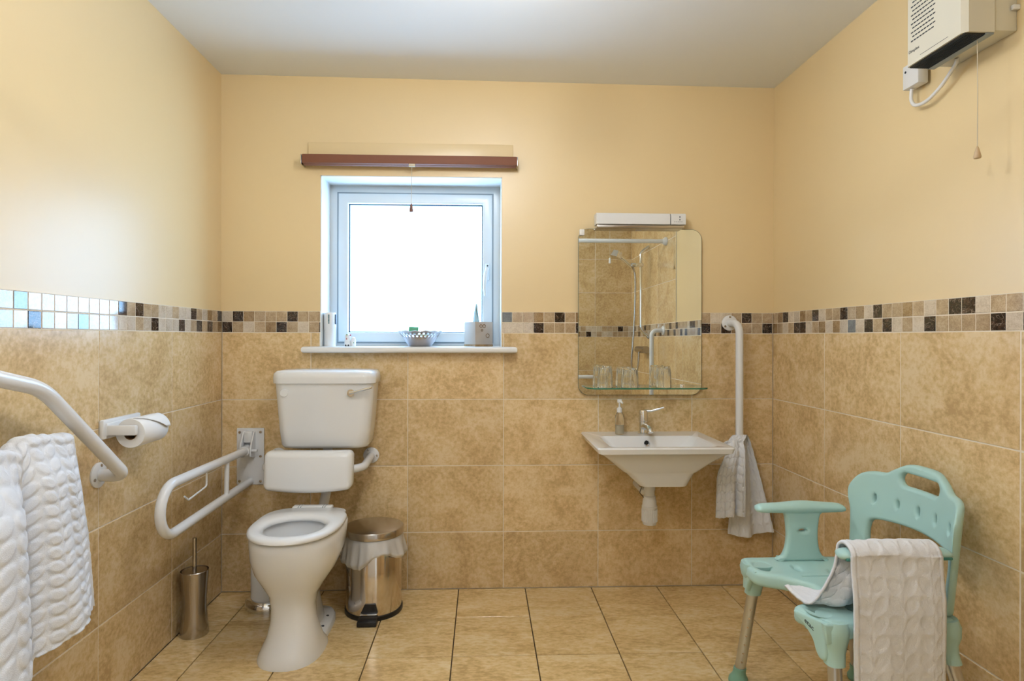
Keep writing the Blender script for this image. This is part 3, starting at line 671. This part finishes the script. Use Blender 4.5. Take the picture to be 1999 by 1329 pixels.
# ------------------------------------------------------------------ towels
def leafpat(s, t, per=.080, row=.046, h=.0042):
    """embossed columns of leaves on both sides of a stem; s across, t along, metres"""
    c = ((s / per) % 1.0 - .5) * per; best = 0
    st = math.exp(-(c / .0025) ** 2) * h * .5
    for sd in (-1, 1):
        x = sd * c - .0200
        for k in (-1, 0, 1):
            tc_ = (math.floor(t / row) + .5 + k) * row
            y = t - tc_ + .45 * (x + .02)
            e = (x / .0185) ** 2 + (y / .0205) ** 2
            if e < 1: best = max(best, h * min(1, 1.9 * (1 - e)) ** .7)
    return max(best, st)
def sheet(nu, nv, width, length, fn, rib=None, h=.0042):
    """fn(u,v)->(Vector) base surface; embosses along numeric normals"""
    g = G(); P = [[Vector(fn(i / nu, j / nv)) for i in range(nu + 1)] for j in range(nv + 1)]
    def nrm(i, j):
        a = P[j][min(i + 1, nu)] - P[j][max(i - 1, 0)]; b = P[min(j + 1, nv)][i] - P[max(j - 1, 0)][i]
        n_ = a.cross(b); return n_.normalized() if n_.length > 1e-12 else Vector((0, 0, 1))
    v = []
    for j in range(nv + 1):
        for i in range(nu + 1):
            s, t = i / nu * width, j / nv * length
            e = min(s, width - s); d = leafpat(s - .004, t, h=h) if e > .014 else (.0035 if e > .010 or e < .004 else .001)
            d += .0012 * noise.noise(Vector((s * 60, t * 60, 1.3)))
            v.append(tuple(P[j][i] + nrm(i, j) * d))
    f = [(j * (nu + 1) + i, j * (nu + 1) + i + 1, (j + 1) * (nu + 1) + i + 1, (j + 1) * (nu + 1) + i) for j in range(nv) for i in range(nu)]
    return g.add(v, f)
def towel(name, g, label, thick=.006, off=-1):
    o = g.build(name, 'terry', None, True, 180); md = o.modifiers.new('thick', 'SOLIDIFY'); md.thickness = thick; md.offset = off
    return tag(o, label, 'towel')
def poly(pts, t):
    """point at fraction t of a smooth polyline"""
    x = t * (len(pts) - 1); i = min(int(x), len(pts) - 2); f = x - i
    p0, p1, p2, p3 = [Vector(pts[max(0, min(len(pts) - 1, i + k))]) for k in (-1, 0, 1, 2)]
    return .5 * ((2 * p1) + (-p0 + p2) * f + (2 * p0 - 5 * p1 + 4 * p2 - p3) * f * f + (-p0 + 3 * p1 - 3 * p2 + p3) * f ** 3)
def sm(a, b, x):
    t = max(0, min(1, (x - a) / (b - a))); return t * t * (3 - 2 * t)

# towel rail and towel on the side wall
tr_ = thing('towel_rail', 'chrome towel rail under the cranked grab rail', 'towel rail', (.04, -1.45, .9))
G().tube([(.085, -1.235, .903), (.085, -1.80, .903)], .009, 14).build('bar', 'chrome', tr_)
for y in (-1.385, -1.76): G().lathe([(.024, 0), (.024, .008), (.011, .012), (.010, .085)], (0, y, .903), 20, 'X').build('post', 'chrome', tr_)
def lt(u, v):
    # u: far edge -> near edge, v: bottom of the back layer -> over the rail -> hem of the front layer
    y = poly([(-1.190, 0, 0), (-1.235, 0, 0), (-1.29, 0, 0), (-1.345, 0, 0), (-1.375, 0, 0), (-1.40, 0, 0), (-1.46, 0, 0), (-1.54, 0, 0), (-1.62, 0, 0)], u).x
    bul = poly([(.0, 0, 0), (.022, 0, 0), (.030, 0, 0), (.024, 0, 0), (-.012, 0, 0), (.02, 0, 0), (.055, 0, 0), (.058, 0, 0), (.03, 0, 0)], u).x
    zh = .415 + .0 * u if u < .45 else .19
    zh = .425 - .02 * sm(0, .45, u) - .25 * sm(.46, .56, u)
    top = .926 + .012 * sm(.1, .25, u) * (1 - sm(.35, .45, u)) - .014 * sm(.42, .5, u) * (1 - sm(.55, .7, u))
    if v < .36:
        t = 1 - v / .36; z = top - .012 - t * (.54 if u < .47 else .66); return (.055 - .028 * sm(0, .2, t), y + .10 * t * t * (1 - u) * .9, z)
    if v < .42:
        a = math.pi * (1 - (v - .36) / .06); return (.082 + .027 * math.cos(a), y, top - .012 + .014 * math.sin(a))
    t = (v - .42) / .58; z = (top - .012) + (zh - top + .012) * t
    k = sm(0, .22, t)
    flare = (.085 * (1 - u) ** 1.5) * t
    return (.109 + bul * k + .02 * t * (.4 + u) + .008 * math.sin(u * 19 + t * 4) * t, y + flare - .10 * u * t * t * .3, z)
towel('hand_towel', sheet(150, 300, .42, 1.15, lt, h=.0045), 'white leaf patterned towel hanging below the cranked grab rail')

# towel on the vertical grab rail: two hanging folds meeting over the lower bend
def rt(u, v):
    # v 0..1: hem of front-left panel, up over the rail, down to the hem of the right panel
    if v < .46:
        t = 1 - v / .46                               # 0 at the rail, 1 at the hem
        xl = 2.338 + (2.288 - 2.338) * sm(0, .5, t); xr = 2.415 + (2.410 - 2.415) * t
        ph_ = .012 * math.sin(u * 9.5 + .8) * (.35 + .65 * t) + .010 * math.sin(u * 17 + 2) * t
        z = .716 - .012 * abs(u - .55) - t * (.345 - .01 * u)
        return (xl + (xr - xl) * u, -.125 - .018 * sm(0, .15, t) + ph_, z)
    if v < .54:
        a = math.pi * (v - .46) / .08
        x0 = 2.338 + (2.415 - 2.338) * u; x1 = 2.425 + .045 * u; f = (v - .46) / .08
        return (x0 * (1 - f) + x1 * f, -.0975 - .0275 * math.cos(a), .716 - .012 * abs(u - .55) * (1 - f) + .016 * math.sin(a))
    t = (v - .54) / .46
    xl = 2.425 + (2.382 - 2.425) * sm(.25, 1, t); xr = 2.470 + (2.592 - 2.470) * t ** .9
    ph_ = .011 * math.sin(u * 12 + .3) * (.3 + .7 * t) + .006 * math.sin(u * 23 + 1) * t
    return (xl + (xr - xl) * u, -.070 + .004 * t + ph_, .716 - t * (.452 + .012 * math.sin(u * 5)))
towel('hand_towel', sheet(90, 260, .26, .86, rt, h=.003), 'white towel looped over the lower end of the vertical grab rail')

# ------------------------------------------------------------------ shower chair
CX, CY = 2.30, -1.10
ch = thing('shower_chair', 'mint green plastic shower chair with armrests and aluminium legs', 'chair', (CX, CY, 0))
SEAT = .455
so = spline2d([(2.085, -.885), (2.10, -.868), (2.20, -.862), (2.34, -.862), (2.44, -.868), (2.462, -.90), (2.466, -1.10), (2.462, -1.30), (2.44, -1.332), (2.34, -1.338), (2.20, -1.338), (2.135, -1.335), (2.113, -1.318),
               (2.094, -1.265), (2.082, -1.222), (2.110, -1.200), (2.165, -1.175), (2.205, -1.135), (2.215, -1.10), (2.205, -1.065), (2.165, -1.025), (2.115, -1.0), (2.085, -.978), (2.078, -.935)], 6)
holes = [ellipse2d(2.128, y, .020, .030, 20) for y in (-.935, -1.265)] + [ellipse2d(x, y, .006, .016, 12) for x, y in ((2.23, -.955), (2.23, -1.245), (2.33, -.99), (2.33, -1.21), (2.29, -1.10), (2.40, -.99), (2.40, -1.21), (2.40, -1.10))]
g = plate(so, holes, .046, .014, {'x': [2.13, 2.18, 2.23, 2.28, 2.33, 2.38, 2.43], 'y': [-.90, -.95, -1.0, -1.05, -1.10, -1.15, -1.2, -1.25, -1.30]})
g.xf(lambda x, y, z: (x, y, z + SEAT - .023 - .010 * (1 - ((y - CY) / .235) ** 2) - .008 * (1 if 2.15 < x < 2.45 else 0) * 0))
seat = g.build('seat', 'mint', ch, angle=50); seat['label'] = 'mint green perforated seat with scooped front'
for y in (CY + .083, CY - .083): G().box(2.215, 2.455, y - .0015, y + .0015, SEAT - .02, SEAT - .0065 + .0002).build('seat_groove', 'mint', seat, False)
# apron and corner sockets
for sx, sy in ((-1, 1), (-1, -1), (1, 1), (1, -1)):
    near = sx < 0 and sy < 0
    top = Vector((2.146 if near else 2.125 if sx < 0 else 2.428, CY + sy * .196, SEAT - .012)); foot = Vector((2.115 if near else 2.100 if sx < 0 else 2.525, CY + sy * .292, 0)); d = (foot - top)
    P_ = lambda z: top + d * ((top.z - z) / top.z)
    g = G(); rs = []
    for (z, a, b) in ((.449, .036 if near else .050, .045), (.430, .037 if near else .052, .047), (.405, .034 if near else .044, .040), (.385, .031, .030), (.365, .0255, .0255), (.338, .0245, .0245)):
        p = P_(z); rs.append([(p.x + a * math.copysign(abs(math.cos(t)) ** .8, math.cos(t)), p.y + b * math.copysign(abs(math.sin(t)) ** .8, math.sin(t)), z) for t in [2 * math.pi * k / 24 for k in range(24)]])
    g.rings(rs); g.build('leg_socket', 'mint', ch, angle=60)
    lg = G().tube([tuple(P_(.35)), tuple(P_(.045))], .0175, 20).build('leg', 'alu', ch)
    for k in range(7):
        p = P_(.285 - k * .033); q = Vector((-.35, -1 if True else 0, 0)).normalized()
        c = p + q * .0170; G().tube([tuple(c - q * .002), tuple(c + q * .0012)], .0034, 10).build('height_button', 'steel', lg)
    p = P_(.0); p2 = P_(.05)
    g = G(); g.rings([circle((P_(z).x, P_(z).y, z), r, 24, (1, 0, 0), (0, 1, 0)) for z, r in ((0, .029), (.006, .0315), (.018, .031), (.030, .024), (.040, .021), (.058, .0205))]); g.build('rubber_foot', 'rubber', ch)
# front and side aprons
for y, nm in ((-.872, 1), (-1.328, -1)):
    o2 = [(2.10, .448), (2.445, .448), (2.445, .40), (2.41, .398), (2.37, .415), (2.30, .420), (2.20, .415), (2.15, .40), (2.11, .395)]
    plate(o2, [], .018, .006).xf(lambda x, y_, z: (x, y + z, y_)).build('side_apron', 'mint', ch)
for sgn in (1,):
    y0 = CY + sgn * .215; y1 = CY + sgn * .125
    o2 = [(y0, .448), (y1, .446), (y1, .425), (CY + sgn * .15, .415), (CY + sgn * .175, .39), (CY + sgn * .19, .36), (y0, .36)]
    plate(o2, [], .018, .006).xf(lambda a, b, z: (2.092 - z, a, b)).build('front_apron', 'mint', ch)
# writing on the apron of the near front corner and on the far one
ax_, ay_, dx_, dy_ = 2.081, -1.212, .319, -.948
fo = spline2d([(.016, .440), (.06, .444), (.118, .444), (.119, .40), (.118, .352), (.100, .346), (.086, .360), (.074, .388), (.050, .410), (.022, .424), (.013, .431)], 5)
on = lambda a, b, o: (ax_ + dx_ * a - .948 * o, ay_ + dy_ * a - .319 * o, b)
plate(fo, [], .018, .006).xf(lambda a, b, z: on(a, b, z)).build('front_apron', 'mint', ch)
tx = text('etac', .018, .0004); tx.xf(lambda x, y, z: on(.066 + x, .4225 + y - .42 * x, .0093 + z)); tx.build('lettering', 'print', ch, False)
# armrests
def armrest(y, dx):
    hf = [(.080, .452), (.067, .468), (.056, .492), (.051, .53), (.053, .57), (.060, .605), (.082, .622)]
    o2 = spline2d([(2.285 + a, b) for a, b in hf] + [(2.285 - a, b) for a, b in hf[::-1]], 5)
    g = plate(o2, [ellipse2d(2.285, .553, .013, .004, 12)], .030, .010).xf(lambda x, b, z: (x, y + z, b))
    rs = []
    xs = [2.130, 2.134, 2.145, 2.165, 2.20, 2.235, 2.26, 2.285, 2.31, 2.335, 2.37, 2.395, 2.413, 2.424, 2.428]
    hh = [.003, .010, .0135, .0155, .0165, .0185, .0205, .021, .0205, .0185, .0165, .0155, .0135, .010, .003]
    for x, h_ in zip(xs, hh):
        wd_ = .026 * min(1, h_ / .012); zc_ = .626 + (h_ - .0165) * .4
        rs.append([(x, y + wd_ * math.cos(t), zc_ + h_ * (math.sin(t))) for t in [2 * math.pi * k / 20 for k in range(20)]])
    g.rings(rs); g.xf(lambda x, y_, z: (x + dx, y_, z)); return g.build('armrest', 'mint', ch, angle=60)
armrest(-.892, -.006); nar = armrest(-1.318, .018)
for (x0, x1) in ((2.156, 2.22), (2.40, 2.438)):    # dark blocks paint the shade in the hollow underside of the near armrest
    G().box(x0, x1, -1.3455, -1.325, .6135, .6215, .003).build('hollow', 'mint_shade', nar)
# back rest
hw = .245
half = [(.0, .802), (.06, .798), (.105, .775), (.135, .757), (.18, .752), (.215, .737), (.237, .70), (.239, .665), (.230, .62), (.226, .57), (.222, .50), (.218, .455)]
inner = [(.170, .455), (.172, .52), (.174, .570), (.160, .598), (.10, .607), (.0, .611)]
pts = [(s_, z) for s_, z in half] + [(s_, z) for s_, z in inner] + [(-s_, z) for s_, z in inner[::-1][1:]] + [(-s_, z) for s_, z in half[::-1][:-1]]
ol = spline2d(pts, 5)
hs_ = [rrect(-.082, .082, .731, .771, .0198, 6)] + [ellipse2d(s_, .668, .005, .0135, 12) for s_ in (-.16, -.08, 0, .08, .16)]
g = plate(ol, hs_, .026, .010, {'x': [k * .02 for k in range(-12, 13)], 'y': [.50, .54, .62, .66, .70, .72]})
def bend(s_, z, d):
    wrap = max(0, abs(s_) - .175)
    return (2.512 - 1.15 * s_ * s_ - 3.0 * wrap * wrap + (z - .46) * .11 + d, CY + s_ * (1 - .6 * wrap), z)
g.xf(bend); bk = g.build('backrest', 'mint', ch, angle=60); bk['label'] = 'curved mint backrest with a hand hole and five slots'

# towel over the near armrest
def ct(u, v):
    # u: towards the wall; v: tail on the seat -> up the inner side -> over the armrest -> down outside
    if v < .40:
        path = [(2.085, -1.165, .485), (2.10, -1.205, .468), (2.115, -1.240, .470), (2.135, -1.262, .515), (2.156, -1.275, .575), (2.164, -1.278, .628)]
        pe = [(2.36, -1.20, .466), (2.36, -1.235, .466), (2.37, -1.262, .475), (2.38, -1.272, .53), (2.39, -1.278, .585), (2.402, -1.278, .630)]
        a = poly(path, v / .40); b = poly(pe, v / .40); p = a.lerp(b, u)
        fold = .016 * math.exp(-((u - .28) / .10) ** 2) * (1 - sm(.3, .40, v)) - .010 * math.exp(-((u - .50) / .08) ** 2) * (1 - sm(.28, .4, v))
        return (p.x, p.y - fold, p.z)
    if v < .50:
        a = math.pi * (v - .40) / .10
        return (2.164 + .238 * u, -1.318 + .040 * math.cos(a), .630 + .032 * math.sin(a) - .004 * abs(u - .5))
    t = (v - .50) / .50
    x0 = 2.164 + .006 * t; x1 = 2.402 + .002 * t
    return (x0 + (x1 - x0) * u, -1.358 - .012 * sm(0, .3, t) + .004 * math.sin(u * 11 + 1) * t + .003 * math.sin(u * 5 + t * 3), .630 - t * .47)
towel('hand_towel', sheet(100, 300, .238, .90, ct, h=.0022), 'white leaf patterned towel draped over the armrest of the mint chair', .007, -1)

# ------------------------------------------------------------------ fan heater
ht = thing('fan_heater', 'cream downflow fan heater high on the wall', 'heater', (W - .08, -1.2, 1.99))
hx0, hy0, hy1, hz0, hz1 = 2.474, -1.333, -1.118, 1.990, 2.29
G().box(2.53, W + T, -1.325, -1.108, hz0 + .012, hz1 - .004, .004).build('rear_housing', 'cream_plastic', ht)
g = G(); pf = [(hy0, hx0 + .012), (hy0 + .012, hx0), (hy1 - .004, hx0), (hy1, hx0 + .004), (hy1, 2.556), (hy0, 2.556)]
g.rings([[(x, y, z) for y, x in pf] for z in (hz0 + .004, hz1)]); cv = g.build('front_cover', 'cream_plastic', ht, angle=20)
G().box(hx0 + .006, 2.548, hy0 + .006, hy1 - .004, hz0 + .001, hz0 + .008).build('outlet', 'black', ht, False)
for k in range(9):
    x = hx0 + .010 + k * .0062; G().box(x, x + .0016, hy0 + .008, hy1 - .006, hz0 - .0005, hz0 + .004).build('outlet_slat', 'print', ht, False)
G().box(2.535, 2.556, hy0 + .002, hy1 - .002, hz0 - .001, hz0 + .006, .001).build('rear_strip', 'grey_plastic', ht)
g = G()
for r_ in range(16):
    for c in range(8):
        y = hy1 - .022 - c * .0115 - (r_ % 2) * .0057; z = 2.062 + r_ * .0125
        g.box(hx0 - .0004, hx0 + .002, y - .0045, y + .0045, z - .0018, z + .0018)
vs = g.build('vent_slots', 'print', cv, False); vs['kind'] = 'stuff'
tx = text('Dimplex', .0125, .0003); tx.xf(lambda x, y, z: (hx0 - .0002 - z, hy1 - .030 - x, 2.033 + y)); tx.build('lettering', 'print', cv, False)
g = G(); g.box(hx0 - .0004, hx0 + .001, hy1 - .16, hy1 - .055, 2.0068, 2.0078); g.build('trim_line', 'print', cv, False)
G().box(2.606, W + T, -1.335, -1.325, 2.055, 2.068, .002).build('lug', 'white_plastic', ht)
G().tube([(2.540, -1.296, hz0), (2.540, -1.298, 1.85), (2.540, -1.297, 1.705)], .0011, 8).build('pull_cord', 'cord', ht)
G().lathe([(.0015, 1.706), (.004, 1.70), (.0095, 1.677), (.008, 1.673), (.002, 1.672)], (2.540, -1.297, 0), 14).build('pull_toggle', 'beige_plastic', ht)
sp = thing('fused_spur', 'small white fused spur box below the fan heater', 'electric box', (W, -.985, 1.985))
G().box(W - .034, W + T * 0, -1.018, -.948, 1.996, 2.072, .003).build('box', 'white_plastic', sp)
G().lathe([(.0035, W - .0335), (.0035, W - .0355)], (0, -.962, 2.05), 12, 'X').build('screw', 'print', sp)
cb = G().tube([tuple(poly([(2.598, -.968, 1.9945), (2.597, -.968, 1.958), (2.596, -.990, 1.934), (2.596, -1.04, 1.930), (2.595, -1.10, 1.952), (2.59, -1.155, 1.985), (2.588, -1.166, 1.994), (2.586, -1.168, 2.0005)], k / 40)) for k in range(41)], .0055, 10)
tag(cb.build('power_cable', 'white_plastic', None), 'white cable looping from the fused spur to the fan heater', 'cable')

# ------------------------------------------------------------------ things on the sill
Z0 = 1.1462
sc_ = thing('spray_can', 'white slim toiletry tube standing against the window reveal', 'toiletry', (.479, .05, Z0))
G().lathe([(.0265, Z0), (.027, Z0 + .003), (.0275, Z0 + .078), (.0285, Z0 + .080), (.0285, Z0 + .155), (.027, Z0 + .160), (.002, Z0 + .160)], (.486, .05, 0), 28).build('body', 'seatwhite', sc_)
G().box(.5115, .516, .038, .058, Z0 + .105, Z0 + .152, .001).build('button', 'gasket', sc_)
g = G()
for k in range(7): g.box(.4835, .491, .0212, .0228, Z0 + .108 + k * .0062, Z0 + .1125 + k * .0062)
pt = g.build('printed_mark', 'teal_print', sc_, False); pt['kind'] = 'stuff'
orn = thing('china_ornament', 'tiny white china ornament with coloured spots on the sill', 'ornament', (.583, .03, Z0))
g = G(); g.lathe([(.014, Z0), (.0165, Z0 + .008), (.015, Z0 + .028), (.0125, Z0 + .038), (.014, Z0 + .046), (.011, Z0 + .056), (.004, Z0 + .060)], (.575, .03, 0), 20)
g.lathe([(.010, Z0), (.012, Z0 + .010), (.012, Z0 + .026), (.008, Z0 + .042), (.003, Z0 + .044)], (.602, .03, 0), 16); g.build('body', 'seatwhite', orn)
for (x, z, m, r) in ((.574, .054, 'leaf', .004), (.590, .052, 'red', .004), (.569, .004, 'print', .004), (.581, .004, 'print', .004), (.573, .034, 'red', .003), (.606, .016, 'leaf', .0025)):
    G().lathe([(r * math.sin(R(a)), r * math.cos(R(a))) for a in (175, 140, 100, 60, 20, 5)], (x, .0155 if z < .04 else .019, Z0 + z + .001), 10).build('spot', m, orn)
bk_ = thing('metal_basket', 'round silver pierced basket of sachets in the middle of the sill', 'basket', (.912, .035, Z0))
bx, by = .916, .040
g = G(); n = 56; prof = [(.050, 0), (.056, .004), (.066, .018), (.076, .032), (.084, .043), (.092, .054), (.098, .063), (.106, .068), (.108, .071)]
rs = [[(bx + r * math.cos(2 * math.pi * j / n), by + r * math.sin(2 * math.pi * j / n), Z0 + .001 + h_ + (.0025 * math.sin(14 * 2 * math.pi * j / n) if i > 6 else 0)) for j in range(n)] for i, (r, h_) in enumerate(prof)]
g.rings(rs, True, False); g.f = [f for k, f in enumerate(g.f) if not (k < 8 * n and (k // n) in (4, 5) and ((k % n) + (k // n)) % 2)]
o = g.build('bowl', 'silver', bk_); md = o.modifiers.new('thick', 'SOLIDIFY'); md.thickness = .0018
def sachet(x, y, z, w, l, m, rz, rx, ry, label):
    g = G(); bm = bmesh.new(); bmesh.ops.create_grid(bm, x_segments=8, y_segments=8, size=.5)
    for q in bm.verts:
        b = max(0, (1 - (2 * q.co.x) ** 4) * (1 - (2 * q.co.y) ** 4)); q.co = Vector((q.co.x * w, q.co.y * l, b * .004))
    bmesh.ops.solidify(bm, geom=bm.faces[:], thickness=.003); g.bm(bm); o = g.build('sachet', m, None)
    o.location = (x, y, z); o.rotation_euler = (R(rx), R(ry), R(rz)); tag(o, label, 'sachet', 'sachets in the silver basket')
sachet(bx - .028, by - .025, Z0 + .078, .045, .034, 'green_foil', 8, 65, 4, 'dark green sachet standing up in the silver basket')
sachet(bx + .050, by - .01, Z0 + .074, .05, .042, 'blue_foil', 30, 25, -14, 'pale blue sachet at the basket side nearest the tissue box')
sachet(bx + .015, by + .0, Z0 + .058, .06, .05, 'yellow_foil', -20, 12, 5, 'olive sachet lying low in the middle of the silver basket')
sachet(bx - .060, by - .002, Z0 + .075, .042, .04, 'blue_foil', -40, 20, 20, 'pale sachet at the basket side nearest the china ornament')
tbx = thing('tissue_box', 'square printed tissue box with a blue tissue at the sill end', 'tissue box', (1.195, .06, Z0))
ang = R(33); ca, sa = math.cos(ang), math.sin(ang)
def rot(x, y, z): return (1.195 + ca * x - sa * y, .075 + sa * x + ca * y, z)
g = G(); g.box(-.05, .05, -.05, .05, Z0, Z0 + .118, .0015); tbo = g.xf(rot).build('carton', 'tissuebox', tbx)
g = G(); g.box(-.0505, .0505, -.0505, .0505, Z0 + .001, Z0 + .010); g.xf(rot).build('printed_band', 'b', tbx, False)
for (x, z, r) in ((.0, .098, .008), (-.018, .098, .007), (-.012, .078, .005), (.02, .052, .009)):
    G().tube(circle((x, -.0506, Z0 + z), r, 18), .0012, 6).xf(rot).build('printed_ring', 'cardboard', tbo)
g = G(); g.grid(10, 12, lambda u, v: (1.185 + (u - .5) * .035 * (1 - v) ** .6 + .004 * math.sin(u * 12), .07 + .010 * math.sin(u * 9 + v * 3), Z0 + .112 + v * .095 - .02 * (u - .4) ** 2))
o = g.build('tissue', 'tissue', tbx, angle=180); md = o.modifiers.new('thick', 'SOLIDIFY'); md.thickness = .002

# ------------------------------------------------------------------ shower corner behind the camera, seen in the mirror
rail = thing('curtain_rail', 'white shower curtain rail seen in the mirror', 'curtain rail', (1.9, -1.72, 1.90))
G().tube([(0.0, -1.72, 1.935), (W, -1.72, 1.935)], .016, 16).build('rod', 'white_metal', rail)
for x, ax in ((W, -1), (0, 1)): G().lathe([(.032, x), (.032, x + ax * .012), (.018, x + ax * .03)], (0, -1.72, 1.935), 20, 'X').build('end_socket', 'white_plastic', rail)
so_ = thing('shower_set', 'chrome shower riser with hand shower seen in the mirror', 'shower', (2.53, -2.2, 1.2))
G().tube(fillet([(W, -2.2, 1.97), (2.545, -2.2, 1.92), (2.545, -2.2, 1.27), (W, -2.2, 1.20)], .05), .0125, 16).build('riser', 'chrome', so_)
g = G(); g.box(2.46, 2.565, -2.225, -2.175, 1.795, 1.83, .01); g.build('slider', 'chrome', so_)
g = G(); g.tube([(2.465, -2.2, 1.80), (2.40, -2.2, 1.86), (2.335, -2.2, 1.905)], [.015, .017, .022], 14); g.tube([(2.348, -2.2, 1.925), (2.328, -2.2, 1.875)], [.040, .052], 24); g.build('hand_shower', 'chrome', so_)
G().tube([tuple(poly([(2.47, -2.2, 1.80), (2.50, -2.21, 1.70), (2.49, -2.21, 1.30), (2.47, -2.21, 1.0), (2.49, -2.21, .86), (2.52, -2.2, .95), (2.53, -2.2, 1.08)], k / 40)) for k in range(41)], .009, 10).build('hose', 'steel', so_)
g = G(); g.tube([(2.555, -2.34, 1.10), (2.555, -2.06, 1.10)], [.03, .03], 20); g.tube([(W, -2.28, 1.10), (2.555, -2.28, 1.10)], .018, 14); g.tube([(W, -2.12, 1.10), (2.555, -2.12, 1.10)], .018, 14); g.build('mixer_valve', 'steel', so_)
g3 = thing('grab_rail', 'white upright grab rail in the shower, seen in the mirror', 'grab rail', (2.55, -1.8, .6))
G().tube(fillet([(W - .004, -1.80, 1.255), (2.525, -1.80, 1.255), (2.525, -1.80, .62), (W - .004, -1.80, .62)], .045), .0175, 18).build('bar', 'white_metal', g3)
for z in (1.255, .62):
    g = G(); flange(g, (W, -1.80, z), 'right'); g.build('flange', 'white_metal', g3)
g4 = thing('grab_rail', 'white level grab rail on the shower end wall, seen in the mirror', 'grab rail', (2.0, YR, .8))
G().tube(fillet([(1.80, YR + .004, .84), (1.80, YR + .085, .84), (2.31, YR + .085, .84), (2.31, YR + .004, .84)], .045), .0175, 18).build('bar', 'white_metal', g4)
for x in (1.80, 2.31):
    g = G(); flange(g, (x, YR, .84), 'rear'); g.build('flange', 'white_metal', g4)
lc = thing('light_cord', 'ivory ceiling pull cord with white toggle seen in the mirror', 'pull cord', (2.24, -2.0, 2.38))
G().tube([(2.24, -2.0, 2.40), (2.24, -2.0, 1.84)], .0014, 8).build('cord', 'cord', lc)
G().lathe([(.003, 1.845), (.008, 1.84), (.010, 1.80), (.004, 1.798)], (2.24, -2.0, 0), 12).build('toggle', 'seatwhite', lc)
G().lathe([(.04, 2.375), (.042, 2.405)], (2.24, -2.0, 0), 24).build('ceiling_rose', 'white_plastic', lc)
